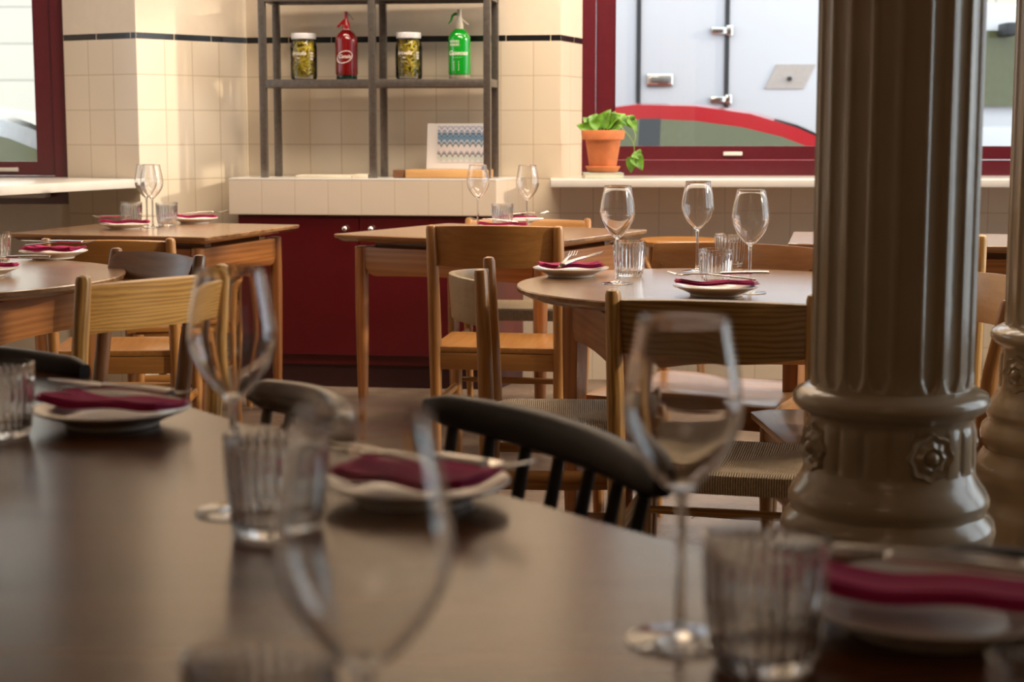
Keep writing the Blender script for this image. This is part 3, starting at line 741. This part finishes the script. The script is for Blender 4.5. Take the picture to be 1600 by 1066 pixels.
cord_chair('low chair tucked wholly under the left corner table', W(398, 398, .62), W(384, 425, .62), .62, OAK, depth=.36, ph=.05, bulge=.01, seat='wood', flip=True, grp=GC, stub=.03)
cord_chair('amber plywood chair with broad back in front of the red cabinet', W(674, 351, .825), W(872, 353, .825), .825, OAK, depth=.42, ph=.125, bulge=.05, seat='wood', proud=False, grp=GC, stub=.004, post=.019, pbot=.1)
c6 = cord_chair('oak chair seen edge-on left of the round table by the column', W(764, 401, .80), W(751, 420, .80), .80, OAK, depth=.40, ph=.11, bulge=.085, lean=.015, grp=GC, stub=.03, bk=wood('greyed_plywood', (.36, .24, .13), (.50, .36, .21), axis='x'))
cord_chair('ash chair with paper cord seat, its back against the fluted column', W(958, 451, .81), W(1273, 459, .81), .81, ASH, depth=.40, ph=.108, bulge=.03, grp=GC, stub=.022, pbot=.18, bk=wood('ash_with_painted_shade', (.20, .095, .028), (.38, .215, .075), axis='x', rough=.32, wav=26, wavw=.36))  # backrest is a darker copy of the ash, its shade put into the colour
cord_chair('plywood chair with pale seat behind the round table by the column', W(1034, 380, .80), W(1280, 388, .80), .80, OAK, flip=True, depth=.42, ph=.12, bulge=.04, seat='pale', bk=wood('reddish_plywood', (.33, .13, .04), (.50, .25, .09), axis='x'), proud=-1, grp=GC, stub=0.0, lean=.04)
cord_chair('plywood chair between the two fluted columns facing the round table', Vector((1.10, 4.12)), Vector((1.12, 3.74)), .775, OAK, flip=True, depth=.44, ph=.12, bulge=.06, seat='pale', bk=wood('light_plywood', (.42, .24, .11), (.60, .38, .2), axis='x'), proud=1, grp=GC, stub=0.0)
cord_chair('oak chair on the wall side of the table before the cabinet', W(733, 340, .764), W(918, 341, .764), .764, OAK, flip=True, depth=.38, ph=.07, bulge=.03, grp=GC, stub=.012)
cord_chair('light oak chair seen in the gap between the columns', Vector((1.03, 5.13)), Vector((1.435, 5.08)), .806, ASH, depth=.38, ph=.09, bulge=.03, grp=GC, stub=.02)
# bentwood stool by the window wall
bs = thing('bentwood_stool', 'bentwood stool with round seat below the right window', 'stool', (.70, 6.92, 0))
MB().lathe([(0, .645), (.155, .645), (.168, .652), (.170, .664), (.162, .672), (.14, .668), (0, .664)], 40, cap=False).done('seat', WAL['x'], bs).data.materials[0] = OAK['x']
for k in range(4):
    a = PI/4+k*PI/2; c_, s_ = math.cos(a), math.sin(a)
    MB().tube([(c_*.20, s_*.20, 0), (c_*.17, s_*.17, .3), (c_*.15, s_*.15, .645)], [.012, .013, .015], 12).done('leg', OAK['z'], bs)
for k in range(4):
    a = k*PI/2; pts = []
    for j in range(13):
        t = j/12; a2 = a-PI/4+t*PI/2; pts.append((math.cos(a2)*.158, math.sin(a2)*.158, .50+.13*math.sin(PI*t)))
    MB().tube(pts, .0085, 8).done('bow', OAK['x'], bs)
MB().tube([(.175*math.cos(2*PI*k/24), .175*math.sin(2*PI*k/24), .25) for k in range(25)], .009, 8).done('foot_ring', OAK['x'], bs)

# spindle-back chairs round the dark table
def spindle_chair(label, L, R, H, wd=DARK, arc=.10, n=7, rh=.052, grp='dark spindle-back chairs around the foreground table'):
    """back arc from L to R (world), chair faces to the left of R->L"""
    L = Vector((L[0], L[1])); R = Vector((R[0], R[1])); d = (L-R).normalized(); w = (R-L).length
    f = Vector((-d.y, d.x)); o = (L+R)/2
    t = thing('spindle_chair', label, 'chair', (o.x, o.y, 0), math.atan2(d.y, d.x), grp)
    def bp(u): return Vector(((u-.5)*w, -arc*(1-(2*u-1)**2), 0))
    rows = []; K = 28
    for i in range(K+1):
        u = i/K; p = bp(u); e = min(1, min(u, 1-u)*9+.35); tan = (bp(min(1, u+.01))-bp(max(0, u-.01))).normalized(); nr = Vector((-tan.y, tan.x, 0))
        hh = rh/2*(.8+.2*math.sin(PI*u))*(e**.5); tt = .018*(e**.5); zc = H-rh/2
        ring = []
        for j in range(14):
            a = 2*PI*j/14; ca, sa = math.cos(a), math.sin(a)
            ring.append(p+nr*(math.copysign(abs(ca)**.7, ca)*tt)+Vector((0, 0, zc+math.copysign(abs(sa)**.7, sa)*hh)))
        rows.append(ring)
    MB().quadgrid(rows, True, True).done('crest_rail', wd['x'], t)
    for i in range(n):
        u = .09+.82*i/(n-1); p = bp(u); q = Vector((p.x*.86, .055-arc*.75*(1-(2*u-1)**2), .44))
        MB().tube([q, q.lerp(Vector((p.x, p.y, H-rh*.6)), .5), (p.x, p.y, H-rh*.6)], [.0085, .0105, .0075], 10).done('spindle', wd['z'], t)
    out = []
    for k in range(40):
        a = 2*PI*k/40; out.append((math.copysign(abs(math.cos(a))**.75, math.cos(a))*(w*.40), .19+math.copysign(abs(math.sin(a))**.75, math.sin(a))*.215))
    MB().prism(out, .425, .452, bev=.02).done('seat', wd['x'], t)
    for sx in (-1, 1):
        for yy, yt in ((.02, -.05), (.35, .39)):
            MB().tube([(sx*w*.42, yt, 0), (sx*w*.36, (yy+yt)/2, .22), (sx*w*.30, yy, .427)], [.011, .017, .013], 12).done('leg', wd['z'], t)
    return t
sp_ = lambda a, b_, z: W(a, b_, z)
spindle_chair('dark spindle-back chair in front of the round table by the column', W(668, 606, .775), W(1036, 745, .76), .775, arc=.045)
spindle_chair('brown spindle-back chair behind the left foreground wine glass', W(392, 586, .775), W(528, 648, .77), .775, arc=.05, wd=woods('mid_brown_stain', (.085, .052, .03), (.16, .10, .06), rough=.26))
S1L = W(132, 556, .78); spindle_chair('dark spindle-back chair whose rail ends at the left edge', (S1L.x-.38, S1L.y+.20), S1L, .78, arc=.02)
S4L = W(1440, 838, .775); spindle_chair('dark spindle-back chair at the right edge below the column', S4L, (S4L.x+.33, S4L.y-.30), .775, arc=.04, rh=.056)

# ------------------------------------------------------------------ cast iron columns
def column(label, x, y, rz):
    c_ = thing('fluted_column', label, 'column', (x, y, 0), rz, 'cast iron columns')
    NF = 20; n = NF*14
    def flute(a, z):
        if z < .715: dd = 0
        else:
            u = ((a/(2*PI)*NF) % 1)*2-1; k = abs(u)/.80
            top = min(1, (z-.715)/.03)
            wlim = math.sqrt(max(0, 1-(1-top)**2)) if top < 1 else 1
            dd = .0062*math.sqrt(max(0, 1-(k/max(wlim, .01))**2)) if k < wlim else 0
        return 1-dd/.131
    zs_ = [.675, .70, .714]+[.715+.004*k for k in range(9)]+[.76]+[1+.3*k for k in range(8)]+[Zc-.001]
    MB().lathe([(.131 if z > .70 else .133, z) for z in zs_], n, mod=flute).done('shaft', COLP, c_, smooth=50)
    prof = [(.19, 0), (.19, .30), (.186, .32), (.176, .335), (.176, .35), (.182, .375), (.186, .395), (.182, .42), (.168, .438), (.164, .445), (.172, .460), (.1745, .478), (.170, .495), (.160, .505), (.158, .510),
            (.163, .520), (.163, .530), (.156, .545), (.146, .558), (.140, .570), (.1375, .580)]
    def ribs(a, z): return 1
    MB().lathe(prof, 96, cap=True).done('base', COLP, c_, smooth=50)
    def fl2(a, z):
        ph = (a/(2*PI)*4) % 1
        if .575 < z < .655 and not (.36 < ph < .64):
            u = ((a/(2*PI)*NF) % 1)*2-1; return 1+.035*math.sqrt(max(0, 1-u*u*1.3))*min(1, (z-.575)/.01, (.655-z)/.01)
        return 1
    MB().lathe([(.1375, .578), (.1355, .582), (.1345, .590), (.1345, .60), (.1345, .62), (.1345, .64), (.1345, .648), (.135, .652), (.1345, .662), (.137, .668), (.150, .674), (.1585, .684), (.1595, .692), (.155, .702), (.143, .708), (.134, .713)], 320, mod=fl2).done('collar', COLP, c_, smooth=50)
    for k in range(4):
        a = (k+.5)*PI/2; m = MB()
        T_ = Matrix.Rotation(a, 4, 'Z') @ Matrix.Translation((.134, 0, .615)) @ Matrix.Rotation(PI/2, 4, 'Y')
        rows = []
        for (r, h_) in ((.039, -.006), (.039, .003), (.036, .008), (.027, .005), (.018, .011), (.012, .006), (.010, .012), (.005, .017), (.0005, .018)):
            rows.append([T_ @ Vector((math.cos(2*PI*j/48)*r*(1+(.07*math.cos(8*2*PI*j/48) if r > .015 else 0)), math.sin(2*PI*j/48)*r*(1+(.07*math.cos(8*2*PI*j/48) if r > .015 else 0)), h_)) for j in range(48)])
        m.quadgrid(rows, True, True).done('rosette', COLP, c_, smooth=50)
    return c_
column('large cream fluted column standing right of centre before the round table', .622, 2.70, math.radians(-30))
column('cream fluted column cut by the right edge, farther back', 1.185, 3.52, math.radians(-109))

# ------------------------------------------------------------------ tableware
def solid_mesh(name, m, mat): o = m.done(name, mat); me = o.data; bpy.data.objects.remove(o); return me
t_ = .0011
bo = [(.0042, .110), (.0075, .114), (.016, .121), (.029, .136), (.0385, .152), (.0430, .166), (.0440, .176), (.0428, .190), (.0395, .210), (.0350, .232), (.0335, .243)]
def dens(P, n=3): return [tuple(v) for v in spline([(a, b_) for a, b_ in P], n, False)]
bo = dens(bo, 3); bi = [(max(.0003, r-t_-.0002), z+.0009) for r, z in bo if z > .117]
bowl_prof = bo + [(bo[-1][0]-.0006, .2436)] + bi[::-1][1:] + [(.0002, bi[0][1]-.0006)]
me_bowl = solid_mesh('bowl', MB().lathe(bowl_prof, 56, cap=False), GLASS)
stem_prof = [(.0052, .0085), (.0043, .016), (.0038, .03), (.0036, .06), (.0037, .09), (.0042, .110)]
me_stem = solid_mesh('stem', MB().lathe(dens(stem_prof), 24, cap=False), GLASS)
foot_prof = [(.0002, .0004), (.036, .0004), (.0395, .0012), (.0395, .0020), (.034, .0026), (.020, .0036), (.010, .0055), (.0052, .0085)]
me_foot = solid_mesh('foot', MB().lathe(foot_prof, 48, cap=False), GLASS)
NR = 30
def ribm(a, z): return 1+.05*(abs(math.cos(NR/2*a))-.7)*(1 if .008 < z < .082 else 0)
out = dens([(.0002, .0), (.030, .0), (.0335, .003), (.0365, .012), (.0395, .03), (.0415, .055), (.0425, .080), (.0430, .092)], 4)
inn = dens([(.0412, .0925), (.0402, .078), (.0390, .055), (.0368, .030), (.0340, .016), (.028, .0105), (.0002, .0100)], 3)
tb = MB(); rows = []
n = NR*8
for (r, z) in out: rows.append([(math.cos(2*PI*j/n)*r*ribm(2*PI*j/n, z), math.sin(2*PI*j/n)*r*ribm(2*PI*j/n, z), z) for j in range(n)])
for (r, z) in inn: rows.append([(math.cos(2*PI*j/n)*r, math.sin(2*PI*j/n)*r, z) for j in range(n)])
tb.quadgrid(rows, True, False)
me_tumb = solid_mesh('tumbler', tb, TUMB)
me_plate = solid_mesh('plate', MB().lathe([(0, .001), (.055, .001), (.057, .0), (.060, .001), (.062, .006), (.088, .017), (.099, .0215), (.100, .023), (.099, .0245), (.092, .022), (.075, .0155), (.064, .0105), (.055, .009), (0, .009)], 72, cap=False), CHINA)
# fork: one mesh lying along +x, tines at +x; knife: handle and blade
def fork_mesh():
    m = MB()
    m.tube(spline([(-.10, 0, .003), (-.06, 0, .0045), (0, 0, .007), (.035, 0, .006), (.05, 0, .0045)], 4, False), [.0042]*8+[.0032]*6+[.0035]*3, 10, sq=(1.35, .5))
    def f(u, v):
        y = (v-.5)*(.012+.012*math.sin(PI/2*u)); return (.048+.022*u, y, .0045-.0035*u)
    m.plate(f, 6, 6, .0022)
    for k in range(4):
        y = (k-1.5)*.0064; m.tube([(.068, y, .0015), (.085, y, .002), (.105, y, .007)], [.0016, .0015, .0007], 8, sq=(1, .8))
    return solid_mesh('fork', m, CUT)
me_fork = fork_mesh()
mh = MB(); mh.tube(spline([(-.115, 0, .004), (-.105, 0, .0045), (-.05, 0, .005), (-.005, 0, .004), (.0, 0, .0035)], 4, False), [.006]*2+[.0072]*6+[.0062]*6+[.0048]*3, 12, sq=(1.3, .6)); me_kh = solid_mesh('handle', mh, CUT)
mb_ = MB(); mb_.plate(lambda u, v: (.0+.105*u, (v-.5)*(.017*(math.sin(PI*min(1, (1.02-u)*2.4)/2) if u < 1 else .05))-.0015, .0035), 14, 3, .0016); me_kb = solid_mesh('blade', mb_, CUT)
def napkin_mesh(a, b, seed, fold=.0):
    r_ = random.Random(seed); m = MB(); ph = r_.uniform(0, 6)
    def f0(z0, sc):
        def f(u, v):
            x = (u-.5)*a*sc; y = (v-.5)*b*sc; 
            return (x, y, z0+.004*math.sin(3.2*u*PI+ph)*.5+.004*(abs(2*u-1)**3)+.0025*math.sin(5*v+ph))
        return f
    m.plate(f0(0, 1), 18, 8, .0016); m.plate(f0(.0038, .97), 18, 8, .0016)
    m.plate(lambda u, v: Vector(f0(.0072, .94)(u, v*.62+.05)), 18, 6, .0014)
    return solid_mesh('napkin', m, NAPK)
me_nap = [napkin_mesh(.185, .085, 3), napkin_mesh(.165, .10, 11), napkin_mesh(.175, .08, 21)]
def inst(name, me, parent=None, loc=(0, 0, 0), rot=(0, 0, 0)):
    o = bpy.data.objects.new(name, me); C.objects.link(o); o.location = loc; o.rotation_euler = rot
    if parent: o.parent = parent
    return o
def wineglass(label, p, grp, s=1.0):
    t = thing('wine_glass', label, 'wine glass', p, random.uniform(0, 6), grp); t.scale = (s, s, s)
    inst('bowl', me_bowl, t); inst('stem', me_stem, t); inst('foot', me_foot, t); return t
def tumbler(label, p, grp, s=1.0):
    o = inst('tumbler', me_tumb, None, p, (0, 0, random.uniform(0, 6))); o.scale = (s, s, s); return tag(o, label, 'glass', grp)
GW, GT, GP, GN, GF, GK = 'stemmed wine glasses', 'ribbed water tumblers', 'white side plates', 'magenta folded napkins', 'table forks', 'table knives'
def setting(p, where, rz, nap=0, fork=None, knife=None, s=1.0):
    """plate, folded napkin on it, fork and knife on the napkin; each a thing of its own"""
    z = p[2]
    o = inst('plate', me_plate, None, p, (0, 0, 0)); o.scale = (s, s, s); tag(o, 'round white plate '+where, 'plate', GP)
    x, y = p[0], p[1]
    q = inst('napkin', me_nap[nap % 3], None, (x, y, z+.0262*s), (0, 0, rz)); tag(q, 'folded magenta napkin '+where, 'napkin', GN)
    if fork:
        dx, dy, a, tl = fork
        tag(inst('fork', me_fork, None, (x+dx, y+dy, z+.042*s), (0, tl*.4, a)), 'metal fork on the napkin '+where, 'fork', GF)
    if knife:
        dx, dy, a, tl = knife
        k = thing('knife', 'metal knife on the napkin '+where, 'knife', (x+dx, y+dy, z+.047*s), 0, GK); k.rotation_euler = (0, tl, a)
        inst('handle', me_kh, k); inst('blade', me_kb, k)
Z0 = ZTB; ZF = .75
# round table by the column
wineglass('wine glass on the left of the round table, beside a tumbler', W(964, 443, Z0), GW)
wineglass('wine glass in the middle of the round table, farthest back', W(1089, 424.5, Z0), GW)
wineglass('wine glass on the right of the round table beside the column', W(1171, 458, Z0), GW)
tumbler('ribbed tumbler just behind the left wine glass on the round table', W(983, 432, Z0), GT)
tumbler('ribbed tumbler behind the front plate on the round table', W(1118, 446, Z0), GT, .97)
tumbler('ribbed tumbler at the back of the round table', W(1140, 417, Z0), GT)
setting(W(892, 432, Z0), 'at the left rim of the column-side round table', .12, 1, (-.012, -.02, 1.35, -.28), (.035, -.01, 1.0, -.1))
setting(W(1119, 462, Z0), 'at the front of the column-side round table', .05, 0, (-.01, .0, 2.9, -.12), (.01, .01, PI+.12, 0))
setting(W(1128, 408, Z0), 'at the back of the column-side round table', -.05, 2, (.02, -.01, -.25, -.1), (-.01, .01, .1, 0), .95)
# table in front of the cabinet
wineglass('left wine glass on the table before the cabinet', W(747, 355, Z0), GW)
wineglass('right wine glass on the table before the cabinet', W(824, 357.5, Z0), GW)
tumbler('ribbed tumbler between the wine glasses before the cabinet', W(785, 355, Z0), GT)
setting(W(785, 362, Z0), 'nearer the chair on the table before the cabinet', .1, 0, (-.03, 0, 2.7, -.1), (.04, 0, PI-.1, 0), .95)
setting(W(806, 351, Z0), 'on the wall side of the table before the cabinet', -.1, 2, (.03, 0, .3, -.12), None, .95)
# corner table
wineglass('left of two overlapping wine glasses on the corner table', W(230, 354, Z0), GW)
wineglass('right of two overlapping wine glasses on the corner table', W(239, 356, Z0), GW)
tumbler('ribbed tumbler left of the wine glasses on the corner table', W(206, 352, Z0), GT)
tumbler('ribbed tumbler right of the wine glasses on the corner table', W(261, 353, Z0), GT)
setting(W(195, 358, Z0), 'on the near side of the corner table', .05, 0, (-.03, 0, 2.8, -.1), (.02, 0, .1, 0), .95)
setting(W(304, 349, Z0), 'on the right part of the corner table', 0, 2, (.03, 0, .2, -.15), None, .95)
# left round table
setting(W(84, 404, Z0), 'on the left round table', -.25, 1, (.02, 0, .15, -.12), (-.01, .01, -.35+PI, 0))
tumbler('ribbed tumbler on the left round table at the left edge', W(-6, 413, Z0), GT)
wineglass('wine glass cut by the left edge on the left round table', W(-22, 398, Z0), GW)
setting(W(-30, 432, Z0), 'cut by the left edge on the left round table', .1, 0, None, (.07, 0, PI, 0))
# foreground table
tumbler('ribbed tumbler at the left edge of the dark foreground table', W(2, 682, ZF), GT, 1.0)
setting(W(176, 664, ZF), 'at the far left of the dark foreground table', -.35, 0, (.02, .0, -.42, -.08), (-.01, .005, PI-.55, .0))
wineglass('wine glass behind the ribbed tumbler left of centre in the foreground', W(368, 800, ZF), GW)
tumbler('ribbed tumbler beside the left foreground wine glass', W(427, 834, ZF), GT, 1.05)
setting(W(645, 784, ZF), 'in the middle of the dark foreground table', -.45, 1, (.03, .0, -.55, -.08), (-.02, .01, PI-.6, 0), 1.0)
wineglass('nearest wine glass, large and blurred in the centre foreground', Vector((-.073, .80, ZF)), GW, 1.0)
tumbler('nearest tumbler, blurred at the bottom left of centre', Vector((-.139, .885, ZF)), GT)
wineglass('wine glass at the right of the foreground table by a tumbler', W(1062, 1003, ZF), GW, 1.0)
tumbler('large ribbed tumbler right of the right foreground wine glass', W(1193, 1040, ZF), GT, 1.03)
setting(W(1450, 982, ZF), 'at the right end of the dark foreground table', -.3, 0, (.03, .03, -.50, -.06), (-.03, .012, PI-.45, 0), 1.05)
tumbler('tumbler whose rim shows at the bottom right corner', Vector((.305, .88, ZF)), GT)

# ------------------------------------------------------------------ street outside
ASPH = plain('grey_asphalt', (.20, .20, .20), .8); WPNT = plain('white_truck_panel', (.55, .56, .58), .35, noise=.01)
SEAL = plain('black_rubber_seal', (.02, .022, .024), .5); CARRED = plain('red_car_paint', (.50, .012, .025), .18, coat=.8, noise=.02)
SILV = plain('silver_car_paint', (.50, .51, .52), .25, metal=.4, coat=.6); STONE = tilemat('pale_stone_blocks', (.62, .56, .46), (.38, .34, .28), tw=.9, th=.42, zoff=4.2, joint=.012)
CARGL = glassmat('tinted_car_glass', (.55, .68, .62)); CARGL = plain('tinted_car_glass', (.10, .105, .05), .10, coat=0, spec=.35)
HUB = plain('wheel_tyre', (.015, .015, .016), .7)
struct(MB().box((0, 17, -.2), (60, 19, .1)).done('ground_street', ASPH, smooth=0))
bl = thing('building', 'pale stone building across the street', 'building', (0, 19.6, 0))
MB().wallbox((-25, 0), (25, 0), -.15, 6.5, .4).done('facade', STONE, bl, smooth=0)
for x in (-8.0, -4.45, 3.2, 7.4, 11):
    g_ = MB().box((x, -.02, 1.3), (.95, .06, 2.6)).done('window', SEAL, bl)
def car(name, label, x, y, mir, paint, rz=0):
    c_ = thing(name, label, 'car', (x, y, -.15), rz)
    P = [(-2.05, .25), (-2.1, .55), (-2.0, .85), (-1.75, .98), (-1.2, 1.06), (-.75, 1.24), (-.3, 1.38), (.1, 1.43), (.5, 1.42), (.85, 1.37), (1.15, 1.28), (1.45, 1.15), (1.62, 1.06), (1.9, .99), (2.4, .88), (2.65, .74), (2.72, .5), (2.65, .25)]
    def wz(z): return .85-.24*max(0, (z-.95)/.48)**1.0 if z > .95 else .85-.04*max(0, (.5-z)/.3)
    rows = []
    for f in (-1, -.97, -.5, 0, .5, .97, 1):
        rows.append([(px_*mir, f*wz(pz_), pz_+(0 if abs(f) > .96 else .02*(1-f*f)*(1 if pz_ > .9 else 0))) for px_, pz_ in P])
    m = MB(); m.quadgrid(rows, False); 
    for r in (rows[0], rows[-1]):
        m.b.faces.new([m.b.verts.new(p) for p in r])
    m.done('body', paint, c_, smooth=40)
    def side(pts, nm, mat, off=.006):
        for s_ in (-1, 1):
            rows = [[(px_*mir, s_*(wz(pz_)+o_), pz_) for px_, pz_ in pts] for o_ in (-.01, off)]
            MB().quadgrid(rows, True, True).done(nm, mat, c_, smooth=20)
    side([(-.86, 1.10), (-.45, 1.26), (-.1, 1.325), (.14, 1.335), (.14, 1.10)], 'side_window', CARGL)
    side([(.28, 1.10), (.28, 1.335), (.5, 1.325), (.8, 1.285), (1.05, 1.225), (1.25, 1.15), (1.36, 1.10)], 'side_window', CARGL)
    side([(.14, 1.085), (.14, 1.34), (.28, 1.34), (.28, 1.085)], 'door_pillar', SEAL)
    m = MB(); m.quadgrid([[(xx*mir, yy*.93*wz(zz), zz+.022) for yy in (-1, -.5, 0, .5, 1)] for xx, zz in ((1.0, 1.335), (1.15, 1.285), (1.45, 1.155), (1.60, 1.075))]); m.done('windscreen', plain('windscreen_glass', (.34, .40, .38), .05, coat=1), c_)
    m = MB(); m.quadgrid([[(xx*mir, yy*.93*wz(zz), zz+.022) for yy in (-1, -.5, 0, .5, 1)] for xx, zz in ((-.4, 1.35), (-.75, 1.245), (-1.15, 1.09))]); m.done('rear_window', CARGL, c_)
    for xx in (-1.35, 1.75):
        for s_ in (-1, 1): MB().tube([(xx*mir, s_*.70, .31), (xx*mir, s_*.87, .31)], .31, 28).done('wheel', HUB, c_)
    return c_
car('car', 'red hatchback parked outside the right-hand window', .80, 11.55, 1, CARRED, -.17)
car('car', 'silver car parked outside the left window', -3.75, 9.7, 1, SILV, .0)
tk = thing('box_truck', 'white box truck with door seams parked beyond the red car', 'truck', (0, 13.3, -.15))
MB().box((.4, 1.2, 2.1), (5.6, 2.4, 2.7)).done('cargo_box', WPNT, tk, bevel=.02)
TY = 13.3
def tx(px): return (px-800)/F*TY
def tz(py): return CH+(200-py)/F*TY*1.003+.15
for px in (995, 1131):
    MB().box((tx(px), -.006, 2.35), (.034, .02, 2.05)).done('door_seal', SEAL, tk)
for py in (52, 157):
    m = MB(); m.box((tx(1118), -.02, tz(py)), (.12, .03, .05)); m.box((tx(1134), -.02, tz(py)), (.05, .045, .08)); m.done('hinge', CHROME, tk, bevel=.006)
m = MB(); m.box((tx(1028), -.012, tz(127)), (.21, .03, .10)); m.done('latch', CHROME, tk, bevel=.012)
MB().box((tx(1028), -.035, tz(127)), (.14, .02, .05)).done('latch', STEEL, tk, bevel=.008)
q = [(tx(1190), tz(140)), (tx(1250), tz(140)), (tx(1268), tz(103)), (tx(1208), tz(103))]
MB().quadgrid([[(x, -.004, z) for x, z in q], [(x, -.010, z) for x, z in q]], True, True).done('sticker', plain('grey_beige_panel', (.42, .37, .33), .5), tk, smooth=0)
MB().tube([(tx(1228), -.010, tz(125)), (tx(1228), -.03, tz(125))], .018, 12).done('keyhole', SEAL, tk)
m = MB(); m.prism([(3.25, .15), (5.1, .15), (5.1, 2.3), (3.25, 2.3)], .45, 1.30); m.done('cab', WPNT, tk, bevel=.08)
m = MB(); m.quadgrid([[(3.3, y_, 1.28), (4.9, y_, 1.28), (4.25, y_, 2.25), (3.3, y_, 2.3)] for y_ in (.2, 2.25)], True, True); m.done('cab_roof', WPNT, tk, bevel=.05)
MB().box((4.0, .17, 1.75), (.5, .04, .6)).done('cab_window', CARGL, tk)
MB().box((3.92, .02, 2.05), (.12, .25, .10)).done('mirror', SEAL, tk, bevel=.02)
MB().box((3.66, .14, .93), (.03, .03, .45)).done('grille_slot', SEAL, tk)
for xx in (-1.3, .9, 4.1):
    MB().tube([(xx, .2, .45), (xx, .5, .45)], .45, 28).done('wheel', HUB, tk); MB().tube([(xx, 1.9, .45), (xx, 2.2, .45)], .45, 28).done('wheel', HUB, tk)
MB().box((.4, 1.2, .62), (5.4, 1.4, .26)).done('chassis', SEAL, tk)

# a few dry twigs on the floor under the round table
rnd = random.Random(5)
for i in range(9):
    p = W(1090+rnd.uniform(0, 130), 800+rnd.uniform(-4, 38), .004); a = rnd.uniform(0, PI); l = rnd.uniform(.02, .05)
    q = [Vector((math.cos(a)*l*t+.006*math.sin(5*t), math.sin(a)*l*t, 0)) for t in (-1, -.4, .2, 1)]
    m = MB(); m.tube(q, [.0008, .0012, .0012, .0006], 6)
    if i % 2: m.tube([q[1], q[1]+Vector((math.cos(a+.9)*.022, math.sin(a+.9)*.022, .002))], [.001, .0005], 6)
    o = m.done('twig', DARK['x']); o.location = (p.x, p.y, .0025)
    tag(o, 'thin dark dry twig lying on the floor below the cord seat chair', 'twig', 'dry twigs on the floor')
